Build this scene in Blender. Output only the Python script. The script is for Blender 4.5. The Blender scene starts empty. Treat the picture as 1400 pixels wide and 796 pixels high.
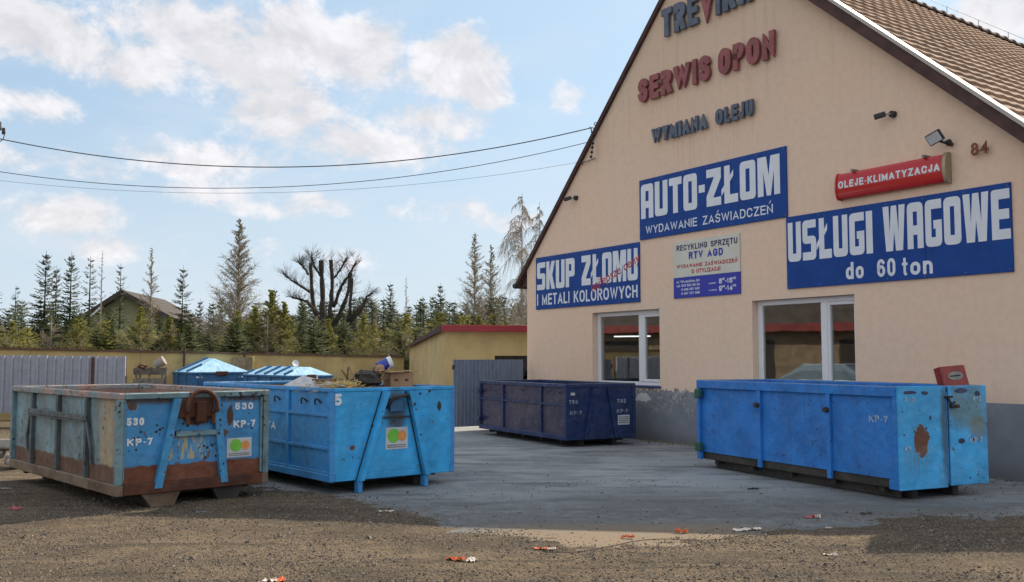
import bpy, math, random
from math import sin, cos, pi, sqrt, atan2, radians, tan
import numpy as np
from mathutils import Vector, Matrix, noise as mnoise
random.seed(7)
sc = bpy.context.scene
col = sc.collection

# ------------------------------------------------------------------ camera
cam_d = bpy.data.cameras.new('camera'); cam = bpy.data.objects.new('camera', cam_d); col.objects.link(cam)
cam.location = (0, 0, 1.65)
cam.rotation_euler = (radians(90) + math.atan(92/1300), 0, 0)
cam_d.sensor_width = 36; cam_d.lens = 1300/1400*36
cam_d.clip_start = 0.05; cam_d.clip_end = 3000
sc.camera = cam

# ------------------------------------------------------------------ light
SUN_AZ, SUN_EL = 45.0, 43.3          # azimuth clockwise from +Y
sun_d = bpy.data.lights.new('sun', 'SUN'); sun = bpy.data.objects.new('sun', sun_d); col.objects.link(sun)
sun_d.energy = 5.0; sun_d.angle = radians(0.5); sun_d.color = (1, .86, .67)
az, el = radians(SUN_AZ), radians(SUN_EL)
sdir = Vector((sin(az)*cos(el), cos(az)*cos(el), sin(el)))
sun.rotation_euler = (-sdir).to_track_quat('-Z', 'Y').to_euler()
sc.view_settings.view_transform = 'Standard'; sc.view_settings.look = 'None'
sc.view_settings.exposure = 0.36; sc.view_settings.gamma = 1.0; sc.view_settings.use_curve_mapping = False

# ------------------------------------------------------------------ node helpers
class N:
    def __init__(s, nt): s.nt = nt
    def n(s, t, **k):
        x = s.nt.nodes.new(t)
        for a, b in k.items(): setattr(x, a, b)
        return x
    def l(s, a, b): s.nt.links.new(a, b)
    def put(s, sock, v):
        if isinstance(v, bpy.types.NodeSocket): s.l(v, sock)
        elif v is not None: sock.default_value = v
    def m(s, op, a, b=None, c=None, clamp=False):
        x = s.n('ShaderNodeMath', operation=op); x.use_clamp = clamp
        s.put(x.inputs[0], a)
        if b is not None: s.put(x.inputs[1], b)
        if c is not None: s.put(x.inputs[2], c)
        return x.outputs[0]
    def vm(s, op, a, b=None):
        x = s.n('ShaderNodeVectorMath', operation=op); s.put(x.inputs[0], a)
        if b is not None: s.put(x.inputs[1], b)
        return x.outputs['Value' if op in ('LENGTH', 'DOT_PRODUCT', 'DISTANCE') else 'Vector']
    def mix(s, f, a, b, bt='MIX'):
        x = s.n('ShaderNodeMix', data_type='RGBA', blend_type=bt)
        s.put(x.inputs[0], f)
        for i, v in ((6, a), (7, b)):
            s.put(x.inputs[i], (tuple(v) + (1,)) if isinstance(v, (tuple, list)) and len(v) == 3 else v)
        return x.outputs[2]
    def ramp(s, v, lo, hi, a=0.0, b=1.0):
        x = s.n('ShaderNodeMapRange', interpolation_type='SMOOTHSTEP'); x.clamp = True
        s.put(x.inputs[0], v); s.put(x.inputs[1], lo); s.put(x.inputs[2], hi); s.put(x.inputs[3], a); s.put(x.inputs[4], b)
        return x.outputs[0]
    def noise(s, vec, scale, detail=4, rough=.55, dist=0):
        x = s.n('ShaderNodeTexNoise'); x.inputs['Scale'].default_value = scale
        x.inputs['Detail'].default_value = detail; x.inputs['Roughness'].default_value = rough
        x.inputs['Distortion'].default_value = dist
        if vec is not None: s.l(vec, x.inputs['Vector'])
        return x.outputs[0]
    def vor(s, vec, scale, out='Distance'):
        x = s.n('ShaderNodeTexVoronoi'); x.inputs['Scale'].default_value = scale
        s.l(vec, x.inputs['Vector']); return x.outputs[out]
    def co(s, kind='Object'): return s.n('ShaderNodeTexCoord').outputs[kind]
    def scl(s, vec, v): return s.vm('MULTIPLY', vec, v)
    def xyz(s, vec):
        x = s.n('ShaderNodeSeparateXYZ'); s.l(vec, x.inputs[0]); return x.outputs
    def blob(s, P, c, r, nz=None, amt=.5, soft=.15):
        d = s.vm('LENGTH', s.vm('DIVIDE', s.vm('SUBTRACT', P, c), r))
        if nz is not None: d = s.m('ADD', d, s.m('MULTIPLY', s.m('SUBTRACT', nz, .5), amt*2))
        return s.ramp(d, 1-soft, 1+soft, 1.0, 0.0)

MATS = {}
def newmat(name):
    m = bpy.data.materials.new(name); m.use_nodes = True
    nt = m.node_tree; b = nt.nodes['Principled BSDF']; MATS[name] = m
    return m, N(nt), b
def bump(g, b, h, strength=.3, dist=.02):
    x = g.n('ShaderNodeBump'); x.inputs['Strength'].default_value = strength; x.inputs['Distance'].default_value = dist
    g.l(h, x.inputs['Height']); g.l(x.outputs[0], b.inputs['Normal'])
def plain(name, c, rough=.6, metal=0, var=.25, scale=6, dirt=None, bumps=.15, spec=None, randobj=0):
    m, g, b = newmat(name)
    P = g.co()
    n1 = g.noise(P, scale, 5)
    f = g.ramp(n1, .3, .7, 1-var, 1+var*.6)
    if randobj:
        oi = g.n('ShaderNodeObjectInfo').outputs['Random']
        f = g.m('MULTIPLY', f, g.ramp(oi, 0, 1, 1-randobj, 1+randobj))
    cc = g.vm('MULTIPLY', g.n('ShaderNodeRGB').outputs[0], (1, 1, 1))
    g.nt.nodes[-2 if False else 0]
    rgb = [x for x in g.nt.nodes if x.type == 'RGB'][0]; rgb.outputs[0].default_value = (*c, 1)
    cmb = g.n('ShaderNodeCombineXYZ')
    for i in range(3): g.l(f, cmb.inputs[i])
    out = g.vm('MULTIPLY', cc, cmb.outputs[0])
    if dirt:
        d = g.ramp(g.noise(P, scale*2.3, 6, .7), .5, .68)
        out = g.mix(g.m('MULTIPLY', d, dirt[3]), out, dirt[:3])
    g.l(out, b.inputs['Base Color'])
    b.inputs['Roughness'].default_value = rough; b.inputs['Metallic'].default_value = metal
    if spec is not None: b.inputs['Specular IOR Level'].default_value = spec
    if bumps: bump(g, b, g.noise(P, scale*8, 4), bumps, .01)
    return m

# ------------------------------------------------------------------ world: sky with clouds
w = bpy.data.worlds.new('World'); sc.world = w; w.use_nodes = True
g = N(w.node_tree); bg = w.node_tree.nodes['Background']
sky = g.n('ShaderNodeTexSky', sky_type='NISHITA'); sky.sun_disc = False
sky.sun_elevation = el; sky.sun_rotation = az; sky.air_density = 1.0; sky.dust_density = 1.2; sky.ozone_density = 1.0
D = g.co('Generated'); dx, dy, dz = g.xyz(D)
AZ = g.m('ARCTAN2', dx, dy); EL = g.m('ARCSINE', dz)
cmb = g.n('ShaderNodeCombineXYZ'); g.l(AZ, cmb.inputs[0]); g.l(g.m('MULTIPLY', EL, 1.35), cmb.inputs[1]); AE = cmb.outputs[0]
n_big = g.noise(AE, 8.0, 9, .66, .35)
n_fine = g.noise(AE, 26.0, 6, .65, .1)
warp = g.m('ADD', g.m('MULTIPLY', g.m('SUBTRACT', n_big, .5), 1.9), g.m('MULTIPLY', g.m('SUBTRACT', n_fine, .5), .95))
def px2ae(x, y):
    f = 1300; p = math.atan(92/1300)
    v = Vector((0, cos(p), sin(p)))*f + Vector((1, 0, 0))*(x-700) + Vector((0, -sin(p), cos(p)))*(398-y)
    v.normalize(); return atan2(v.x, v.y), math.asin(v.z)*1.35
cl = None
for (x, y, rx, ry, wgt) in [(40, 45, 120, 42, 1), (170, 85, 110, 36, 1), (20, 140, 75, 26, .9), (250, 40, 120, 50, 1), (330, 90, 90, 60, 1), (400, 40, 60, 40, .9),
                       (490, 75, 70, 50, 1), (380, 150, 80, 45, 1), (430, 190, 70, 40, .75), (620, 85, 68, 45, 1.1), (655, 120, 40, 38, 1), (600, 170, 95, 34, .75),
                       (520, 205, 140, 30, .8), (280, 220, 150, 30, .75), (80, 290, 70, 32, .9), (100, 225, 110, 24, .7), (780, 125, 30, 26, .7), (420, 282, 110, 20, .7), (300, 262, 120, 18, .55), (700, 300, 90, 20, .6),
                       (600, 290, 120, 22, .65), (200, 345, 150, 26, .6), (480, 350, 120, 20, .5), (1385, 10, 60, 40, 1.1), (760, 220, 60, 20, .4), (-120, 60, 120, 60, 1), (1500, -20, 100, 60, 1)]:
    a, e_ = px2ae(x, y); b_ = g.blob(AE, (a, e_, 0), (rx/1300, ry*1.35/1300, 1), None, soft=.85)
    b_ = g.m('MULTIPLY', b_, wgt)
    cl = b_ if cl is None else g.m('MAXIMUM', cl, b_)
# unseen cloud cover beyond the view, kept dense to add fill light
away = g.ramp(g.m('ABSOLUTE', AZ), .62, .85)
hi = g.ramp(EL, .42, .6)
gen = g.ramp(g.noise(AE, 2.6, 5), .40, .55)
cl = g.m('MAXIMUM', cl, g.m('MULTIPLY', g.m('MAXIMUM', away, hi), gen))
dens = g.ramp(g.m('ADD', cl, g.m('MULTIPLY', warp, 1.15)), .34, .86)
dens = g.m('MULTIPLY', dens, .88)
haze = g.ramp(EL, 0.0, .30, .8, .0)
wisp = g.m('MULTIPLY', g.ramp(g.noise(g.scl(AE, (1, 2.2, 1)), 5.0, 7, .6, .4), .42, .75), .30)
emb = g.noise(g.vm('ADD', AE, (.016, .020, 0)), 8.0, 9, .66, .35)
shade = g.m('MULTIPLY', g.ramp(g.noise(AE, 13.0, 5, .6), .35, .7, .86, 1.0), g.ramp(g.m('SUBTRACT', n_big, emb), -.10, .12, .88, 1.06))
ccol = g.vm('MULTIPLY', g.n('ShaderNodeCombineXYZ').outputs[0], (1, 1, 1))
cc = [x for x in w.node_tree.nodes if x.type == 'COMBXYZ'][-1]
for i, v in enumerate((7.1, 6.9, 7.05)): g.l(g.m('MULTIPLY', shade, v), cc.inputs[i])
skyc = g.vm('MULTIPLY', sky.outputs[0], (1.0, 1.0, 1.0))
base = g.mix(.80, skyc, g.mix(g.ramp(AZ, -.55, .35), (3.3, 4.65, 6.1), (4.4, 5.85, 7.2)))
base = g.mix(haze, base, (5.15, 5.85, 6.35))
base = g.mix(wisp, base, (5.9, 6.2, 6.6))
front = g.ramp(g.m('ABSOLUTE', AZ), .8, 1.8)      # unseen clouds, brightened as if front-lit to lift the shaded facade
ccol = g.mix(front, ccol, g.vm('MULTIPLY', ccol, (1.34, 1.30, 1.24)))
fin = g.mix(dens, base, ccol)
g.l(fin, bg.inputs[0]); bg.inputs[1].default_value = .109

# ------------------------------------------------------------------ mesh helpers
class MB:
    def __init__(s): s.v = []; s.f = []
    def add(s, vs, fs):
        o = len(s.v); s.v += [tuple(v) for v in vs]; s.f += [tuple(i+o for i in f) for f in fs]; return s
    def box(s, a, b, c=0.0, M=None):
        x0, y0, z0 = a; x1, y1, z1 = b
        if x0 > x1: x0, x1 = x1, x0
        if y0 > y1: y0, y1 = y1, y0
        if z0 > z1: z0, z1 = z1, z0
        c = min(c, (x1-x0)/2.2, (y1-y0)/2.2, (z1-z0)/2.2)
        if c <= 0:
            vs = [(x, y, z) for z in (z0, z1) for y in (y0, y1) for x in (x0, x1)]
            fs = [(0, 2, 3, 1), (4, 5, 7, 6), (0, 1, 5, 4), (2, 6, 7, 3), (0, 4, 6, 2), (1, 3, 7, 5)]
        else:
            vs = []; ix = {}
            for i, x in enumerate((x0, x1)):
                for j, y in enumerate((y0, y1)):
                    for k, z in enumerate((z0, z1)):
                        sx, sy, sz = (1, -1)[i]*c, (1, -1)[j]*c, (1, -1)[k]*c
                        for ax, v in enumerate(((x, y+sy, z+sz), (x+sx, y, z+sz), (x+sx, y+sy, z))):
                            ix[(i, j, k, ax)] = len(vs); vs.append(v)
            fs = []
            cyc = [(0, 0), (1, 0), (1, 1), (0, 1)]
            for ax in range(3):
                for e in (0, 1):
                    q = []
                    for (p, r) in cyc:
                        ijk = [0, 0, 0]; ijk[ax] = e; ijk[(ax+1) % 3] = p; ijk[(ax+2) % 3] = r
                        q.append(ix[(*ijk, ax)])
                    fs.append(tuple(q if e else q[::-1]))
            for ax in range(3):           # edges parallel to ax
                b1, b2 = (ax+1) % 3, (ax+2) % 3
                for p in (0, 1):
                    for r in (0, 1):
                        q = []
                        for e, which in ((0, b1), (1, b1), (1, b2), (0, b2)):
                            ijk = [0, 0, 0]; ijk[ax] = e; ijk[b1] = p; ijk[b2] = r
                            q.append(ix[(*ijk, which)])
                        fs.append(tuple(q if (p != r) else q[::-1]))
            for i in (0, 1):
                for j in (0, 1):
                    for k in (0, 1):
                        q = (ix[(i, j, k, 0)], ix[(i, j, k, 1)], ix[(i, j, k, 2)])
                        fs.append(q if (i+j+k) % 2 else q[::-1])
        if M is not None: vs = [M @ Vector(v) for v in vs]
        return s.add(vs, fs)
    def bar(s, p, q, wd, ht, up=(0, 0, 1), c=0.0):
        p = Vector(p); q = Vector(q); y = (q-p); L = y.length; y.normalize()
        u = Vector(up); x = y.cross(u)
        if x.length < 1e-4: x = y.cross(Vector((1, 0, 0)))
        x.normalize(); z = x.cross(y)
        M = Matrix.Translation(p) @ Matrix((x, y, z)).transposed().to_4x4()
        return s.box((-wd/2, 0, -ht/2), (wd/2, L, ht/2), c, M)
    def tube(s, pts, r, n=8, cap=True):
        pts = [Vector(p) for p in pts]; rs = r if isinstance(r, (list, tuple)) else [r]*len(pts)
        o = len(s.v); N_ = len(pts); prev = None
        for i, p in enumerate(pts):
            t = (pts[min(i+1, N_-1)]-pts[max(i-1, 0)])
            if t.length < 1e-9: t = Vector((0, 0, 1))
            t.normalize()
            a = prev if prev is not None else (Vector((1, 0, 0)) if abs(t.x) < .8 else Vector((0, 1, 0)))
            x = (a - t*a.dot(t)); x.normalize(); y = t.cross(x); prev = x
            for k in range(n):
                an = 2*pi*k/n; s.v.append(tuple(p + (x*cos(an)+y*sin(an))*rs[i]))
        for i in range(N_-1):
            for k in range(n):
                a = o+i*n+k; b = o+i*n+(k+1) % n; s.f.append((a, b, b+n, a+n))
        if cap:
            s.f.append(tuple(o+k for k in range(n))[::-1]); s.f.append(tuple(o+(N_-1)*n+k for k in range(n)))
        return s
    def prism(s, poly, a, b):   # poly: list of 3D points, extruded by vector from a-offset to b-offset
        n = len(poly); A = [Vector(p)+Vector(a) for p in poly]; B = [Vector(p)+Vector(b) for p in poly]
        fs = [tuple(range(n))[::-1], tuple(range(n, 2*n))] + [(i, (i+1) % n, n+(i+1) % n, n+i) for i in range(n)]
        return s.add(A+B, fs)
    def build(s, name, mat, parent=None, smooth=False, loc=None, rz=None, shadow=True):
        me = bpy.data.meshes.new(name); me.from_pydata(s.v, [], s.f)
        if mat is not None: me.materials.append(mat)
        if smooth: me.polygons.foreach_set('use_smooth', [True]*len(me.polygons))
        me.update()
        o = bpy.data.objects.new(name, me); col.objects.link(o)
        if parent is not None: o.parent = parent
        if loc is not None: o.location = loc
        if rz is not None: o.rotation_euler = (0, 0, rz)
        return o
def tag(o, label=None, cat=None, group=None, kind=None):
    if label: o['label'] = label
    if cat: o['category'] = cat
    if group: o['group'] = group
    if kind: o['kind'] = kind
    return o
def thing(name, label, cat, loc=(0, 0, 0), rz=0, group=None):
    o = bpy.data.objects.new(name, None); col.objects.link(o); o.location = loc; o.rotation_euler = (0, 0, rz)
    o.empty_display_size = .2
    return tag(o, label, cat, group)
def copy_tree(o, parent=None):
    c = o.copy(); col.objects.link(c); c.parent = parent
    for ch in list(o.children): copy_tree(ch, c)
    return c
def inst(src, name, parent, M):
    o = bpy.data.objects.new(name, src.data if hasattr(src, 'data') else src); col.objects.link(o); o.parent = parent
    o.matrix_local = M; return o

# ------------------------------------------------------------------ text and outlines
def curve_mesh(cu):
    ob = bpy.data.objects.new('tmp', cu); col.objects.link(ob)
    dg = bpy.context.evaluated_depsgraph_get(); dg.update()
    me = bpy.data.meshes.new_from_object(ob.evaluated_get(dg))
    vs = [tuple(v.co) for v in me.vertices]; fs = [tuple(p.vertices) for p in me.polygons]
    bpy.data.objects.remove(ob); bpy.data.meshes.remove(me); bpy.data.curves.remove(cu)
    return vs, fs
_tc = {}
def text_raw(body, off=0.0, spacing=1.0):
    k = (body, off, spacing)
    if k not in _tc:
        cu = bpy.data.curves.new('t', 'FONT'); cu.body = body; cu.offset = off; cu.space_character = spacing
        cu.resolution_u = 3; cu.fill_mode = 'FRONT'
        _tc[k] = curve_mesh(cu)
    return _tc[k]
def extrude_flat(vs, fs, depth):
    """flat front faces in XY -> solid of given depth (towards -z)"""
    if depth <= 0: return vs, fs
    n = len(vs); out = list(vs)+[(x, y, z-depth) for x, y, z in vs]
    ed = {}
    for f in fs:
        for i in range(len(f)):
            a, b = f[i], f[(i+1) % len(f)]; ed[(a, b)] = ed.get((a, b), 0)+1
    F = list(fs)+[tuple(i+n for i in f[::-1]) for f in fs]
    for (a, b) in ed:
        if (b, a) not in ed: F.append((b, a, a+n, b+n))
    return out, F
def text_fit(body, x0, x1, z0, cap, yf, depth=.003, off=0.012, slant=0.0, rot=None, spacing=1.0):
    """text standing in the local XZ plane, front face at y=yf facing -y; cap = capital height"""
    vs, fs = text_raw(body, off, spacing); H = max(v[1] for v in text_raw('H', off)[0])
    a = min(v[0] for v in vs); b = max(v[0] for v in vs)
    vs = [((v[0]-a)/(b-a)*(x1-x0)+slant*v[1]/H*cap, v[1]/H*cap, 0) for v in vs]
    vs, fs = extrude_flat(vs, fs, depth)
    if rot: vs = [(x*cos(rot)-y*sin(rot), x*sin(rot)+y*cos(rot), z) for x, y, z in vs]
    return [(x0+x, yf-z, z0+y) for x, y, z in vs], fs
def rnd(pts, r, asp):
    out = []; n = len(pts)
    for i, p in enumerate(pts):
        if len(p) == 2: out.append(p); continue
        p0 = pts[i-1][:2]; p1 = p[:2]; p2 = pts[(i+1) % n][:2]; R = r*p[2]
        def toward(q):
            dx, dy = q[0]-p1[0], q[1]-p1[1]; L = math.hypot(dx, dy); return dx/L, dy/L
        a = toward(p0); b = toward(p2); ra = (R*asp if abs(a[0]) > .5 else R); rb = (R*asp if abs(b[0]) > .5 else R)
        A = (p1[0]+a[0]*ra, p1[1]+a[1]*ra); B = (p1[0]+b[0]*rb, p1[1]+b[1]*rb)
        for k in range(5):
            t = k/4; out.append(((1-t)**2*A[0]+2*t*(1-t)*p1[0]+t*t*B[0], (1-t)**2*A[1]+2*t*(1-t)*p1[1]+t*t*B[1]))
    return out
SLOT = [(.37, .2), (.63, .2), (.63, .8), (.37, .8)]
GL = {
 'A': (1, [[(0, 0), (0, 1, 1), (1, 1, 1), (1, 0), (.63, 0), (.63, .3), (.37, .3), (.37, 0)], [(.37, .5), (.63, .5), (.63, .8), (.37, .8)]]),
 'U': (1, [[(0, 1), (0, 0, 1), (1, 0, 1), (1, 1), (.63, 1), (.63, .2), (.37, .2), (.37, 1)]]),
 'T': (.95, [[(0, 1), (1, 1), (1, .79), (.69, .79), (.69, 0), (.31, 0), (.31, .79), (0, .79)]]),
 'O': (1, [[(0, 0, 1), (0, 1, 1), (1, 1, 1), (1, 0, 1)], SLOT]),
 '-': (.42, [[(0, .42), (1, .42), (1, .63), (0, .63)]]),
 'Z': (1, [[(0, 1), (1, 1), (1, .72), (.46, .22), (1, .22), (1, 0), (0, 0), (0, .27), (.54, .78), (0, .78)]]),
 'L': (1, [[(.1, 1), (.1, .50), (-.1, .38), (-.1, .22), (.1, .34), (.1, 0), (1, 0), (1, .22), (.47, .22), (.47, .56), (.7, .70), (.7, .86), (.47, .72), (.47, 1)]]),
 'M': (1.35, [[(0, 0), (0, 1), (.40, 1), (.5, .5), (.60, 1), (1, 1), (1, 0), (.74, 0), (.74, .62), (.59, 0), (.41, 0), (.26, .62), (.26, 0)]]),
 'S': (1, [[(0, 0), (0, .2), (.63, .2), (.63, .41), (0, .41, 1), (0, 1, 1), (1, 1), (1, .8), (.37, .8), (.37, .6), (1, .6, 1), (1, 0, 1)]]),
 'K': (1, [[(0, 0), (0, 1), (.37, 1), (.37, .62), (.62, 1), (1.02, 1), (.70, .5), (1.02, 0), (.62, 0), (.37, .40), (.37, 0)]]),
 'P': (1, [[(0, 0), (0, 1), (1, 1, 1), (1, .36, 1), (.37, .36), (.37, 0)], [(.37, .56), (.63, .56), (.63, .8), (.37, .8)]]),
 'G': (1, [[(1, .8), (1, 1), (0, 1, 1), (0, 0, 1), (1, 0, 1), (1, .56), (.5, .56), (.5, .38), (.63, .38), (.63, .2), (.37, .2), (.37, .8)]]),
 'I': (.42, [[(0, 0), (0, 1), (1, 1), (1, 0)]]),
 'W': (1.45, [[(0, 1), (.27, 1), (.30, .38), (.38, 1), (.62, 1), (.70, .38), (.73, 1), (1, 1), (.88, 0), (.57, 0), (.5, .45), (.43, 0), (.12, 0)]]),
 'E': (1, [[(0, 0), (0, 1, .6), (1, 1), (1, .8), (.4, .8), (.4, .6), (.95, .6), (.95, .4), (.4, .4), (.4, .2), (1, .2), (1, 0), (0, 0, .6)][:-1]]),
}
def block_word(word, x0, x1, z0, z1, yf, depth=.003, gap=.13, space=.75):
    H = z1-z0; tot = sum(space if c == ' ' else GL[c][0] for c in word) + gap*(len(word)-1)
    u = (x1-x0)/tot; x = x0; V = []; F = []
    for ch in word:
        if ch == ' ': x += (space+gap)*u; continue
        wd, loops = GL[ch]; W = wd*u
        cu = bpy.data.curves.new('g', 'CURVE'); cu.dimensions = '2D'; cu.fill_mode = 'FRONT'
        for lp in loops:
            q = rnd(lp, .13, H/W*.9)
            sp = cu.splines.new('POLY'); sp.points.add(len(q)-1)
            for i, (a, b) in enumerate(q): sp.points[i].co = (a*W, b*H, 0, 1)
            sp.use_cyclic_u = True
        vs, fs = curve_mesh(cu); vs, fs = extrude_flat(vs, fs, depth)
        o = len(V); V += [(x+a, yf-c, z0+b) for a, b, c in vs]; F += [tuple(i+o for i in f) for f in fs]
        x += (wd+gap)*u
    return V, F

def _arc(cx, cy, rx, ry, a0, a1, n=7): return [(cx+rx*cos(radians(a0+(a1-a0)*i/n)), cy+ry*sin(radians(a0+(a1-a0)*i/n))) for i in range(n+1)]
def _rr(r=.5, q=.30):      # closed rounded box path, starting top middle going left
    return [(.5, 1)]+_arc(r, 1-q, r, q, 90, 180)+_arc(r, q, r, q, 180, 270)+_arc(1-r, q, r, q, 270, 360)+_arc(1-r, 1-q, r, q, 0, 90)
SF = {  # width, strokes: (points, closed)
 'A': (.98, [([(0, 0), (.5, 1.02), (1, 0)], 0), ([(.17, .27), (.83, .27)], 0)]),
 'C': (.92, [(_arc(.5, .68, .5, .32, 12, 180)+_arc(.5, .32, .5, .32, 180, 348), 0)]),
 'D': (.92, [([(0, 1), (0, 0), (.45, 0)]+_arc(.45, .4, .55, .4, -90, 0)+_arc(.45, .6, .55, .4, 0, 90), 1)]),
 'E': (.80, [([(1, 1), (0, 1), (0, 0), (1, 0)], 0), ([(0, .52), (.92, .52)], 0)]),
 'G': (.98, [(_arc(.5, .68, .5, .32, 15, 180)+_arc(.5, .32, .5, .32, 180, 360)+[(1, .45), (.6, .45)], 0)]),
 'H': (.90, [([(0, 0), (0, 1)], 0), ([(1, 0), (1, 1)], 0), ([(0, .52), (1, .52)], 0)]),
 'I': (.0, [([(.5, 0), (.5, 1)], 0)]),
 'J': (.66, [([(1, 1), (1, .3)]+_arc(.5, .3, .5, .3, 0, -170), 0)]),
 'K': (.92, [([(0, 0), (0, 1)], 0), ([(.95, 1.05), (.0, .36)], 0), ([(.32, .6), (1, -.05)], 0)]),
 'L': (.76, [([(0, 1), (0, 0), (1, 0)], 0)]),
 'M': (1.08, [([(0, 0), (0, 1), (.5, .12), (1, 1), (1, 0)], 0)]),
 'N': (.92, [([(0, 0), (0, 1), (1, 0), (1, 1)], 0)]),
 'O': (1.0, [(_rr(.5, .36), 1)]),
 'P': (.84, [([(0, 0), (0, 1), (.6, 1)]+_arc(.6, .76, .4, .24, 90, -90)+[(0, .52)], 0)]),
 'R': (.90, [([(0, 0), (0, 1), (.6, 1)]+_arc(.6, .77, .4, .23, 90, -90)+[(0, .54)], 0), ([(.5, .5), (1, -.04)], 0)]),
 'S': (.86, [(_arc(.5, .76, .5, .24, 15, 90)+_arc(.5, .76, .5, .24, 90, 245)+_arc(.5, .26, .5, .26, 62, -90)+_arc(.5, .26, .5, .26, -90, -165), 0)]),
 'T': (.84, [([(0, 1), (1, 1)], 0), ([(.5, 0), (.5, 1)], 0)]),
 'U': (.90, [([(0, 1), (0, .32)]+_arc(.5, .32, .5, .32, 180, 360)+[(1, 1)], 0)]),
 'V': (.94, [([(0, 1), (.5, -.02), (1, 1)], 0)]),
 'W': (1.36, [([(0, 1), (.25, -.02), (.5, .98), (.75, -.02), (1, 1)], 0)]),
 'Y': (.92, [([(0, 1.02), (.5, .42), (1, 1.02)], 0), ([(.5, 0), (.5, .42)], 0)]),
 'Z': (.86, [([(0, 1), (1, 1), (0, 0), (1, 0)], 0)]),
 '0': (.72, [(_rr(.5, .3), 1)]), '1': (.36, [([(0, .74), (.75, 1), (.75, 0)], 0)]),
 '2': (.72, [(_arc(.5, .7, .5, .3, 165, -25)+[(0, 0), (1, 0)], 0)]),
 '3': (.72, [(_arc(.5, .76, .5, .24, 150, -70)+_arc(.5, .27, .5, .27, 75, -150), 0)]),
 '4': (.76, [([(.76, 0), (.76, 1), (0, .28), (1, .28)], 0)]),
 '5': (.72, [([(.92, 1), (.1, 1), (.04, .52)]+_arc(.48, .31, .52, .31, 120, -160), 0)]),
 '6': (.74, [([(.9, .86)]+_arc(.5, .66, .5, .34, 60, 180)+[(0, .3)]+_arc(.5, .3, .5, .3, 180, 360)+_arc(.5, .3, .5, .29, 0, 165), 0)]),
 '7': (.70, [([(0, 1), (1, 1), (.35, 0)], 0)]),
 '8': (.74, [(_arc(.5, .77, .42, .23, -90, 270, 14), 0), (_arc(.5, .27, .5, .27, -90, 270, 14), 0)]),
 '9': (.74, [([(.1, .14)]+_arc(.5, .34, .5, .34, 240, 360)+[(1, .7)]+_arc(.5, .7, .5, .3, 0, 360, 14), 0)]),
 '-': (.32, [([(0, .42), (1, .42)], 0)]), '.': (.0, [([(.5, 0), (.5, .02)], 0)]),
 'o': (.70, [([(x, y*.66) for x, y in _rr(.5, .36)], 1)]), 'd': (.70, [([(x, y*.66) for x, y in _rr(.5, .36)], 1), ([(1, 0), (1, 1)], 0)]),
 'n': (.66, [([(0, 0), (0, .66)], 0), ([(0, .40)]+_arc(.5, .40, .5, .26, 180, 0)+[(1, 0)], 0)]), 't': (.40, [([(.45, 1), (.45, .18)]+_arc(.75, .18, .3, .18, 180, 270), 0), ([(0, .68), (1, .68)], 0)]),
}
SUBDIV = 1
ACC = {'Ś': ('S', [([(.42, 1.22), (.68, 1.40)], 0)]), 'Ń': ('N', [([(.42, 1.22), (.68, 1.40)], 0)]), 'Ę': ('E', [([(.95, -.02), (.75, -.2), (1.0, -.24)], 0)])}
def _ribbon(pts, closed, t, H, clampy):
    n = len(pts); P = [Vector((x, y)) for x, y in pts]
    Q = [P[0]]
    for p in P[1:]:
        if (p-Q[-1]).length > 1e-5: Q.append(p)
    if closed and (Q[0]-Q[-1]).length < 1e-5: Q.pop()
    P = Q; n = len(P); L = []; R = []
    for i in range(n):
        a = P[i-1] if (i > 0 or closed) else None; b = P[(i+1) % n] if (i < n-1 or closed) else None; p = P[i]
        d1 = (p-a).normalized() if a is not None else None; d2 = (b-p).normalized() if b is not None else None
        if d1 is None: p = p-d2*t/2; nn = Vector((-d2.y, d2.x))*t/2
        elif d2 is None: p = p+d1*t/2; nn = Vector((-d1.y, d1.x))*t/2
        else:
            n1 = Vector((-d1.y, d1.x)); n2 = Vector((-d2.y, d2.x)); m_ = (n1+n2)
            if m_.length < .25: m_ = n1*1.0; k = t/2
            else: m_.normalize(); k = t/2/max(.33, m_.dot(n1))
            nn = m_*k
        L.append(p+nn); R.append(p-nn)
    if clampy:
        for q in L+R: q.y = min(max(q.y, clampy[0]), clampy[1])
    vs = [(q.x, q.y) for q in L]+[(q.x, q.y) for q in R]
    fs = [(i, n+i, n+(i+1) % n, (i+1) % n) for i in range(n if closed else n-1)]
    return vs, fs
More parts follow.
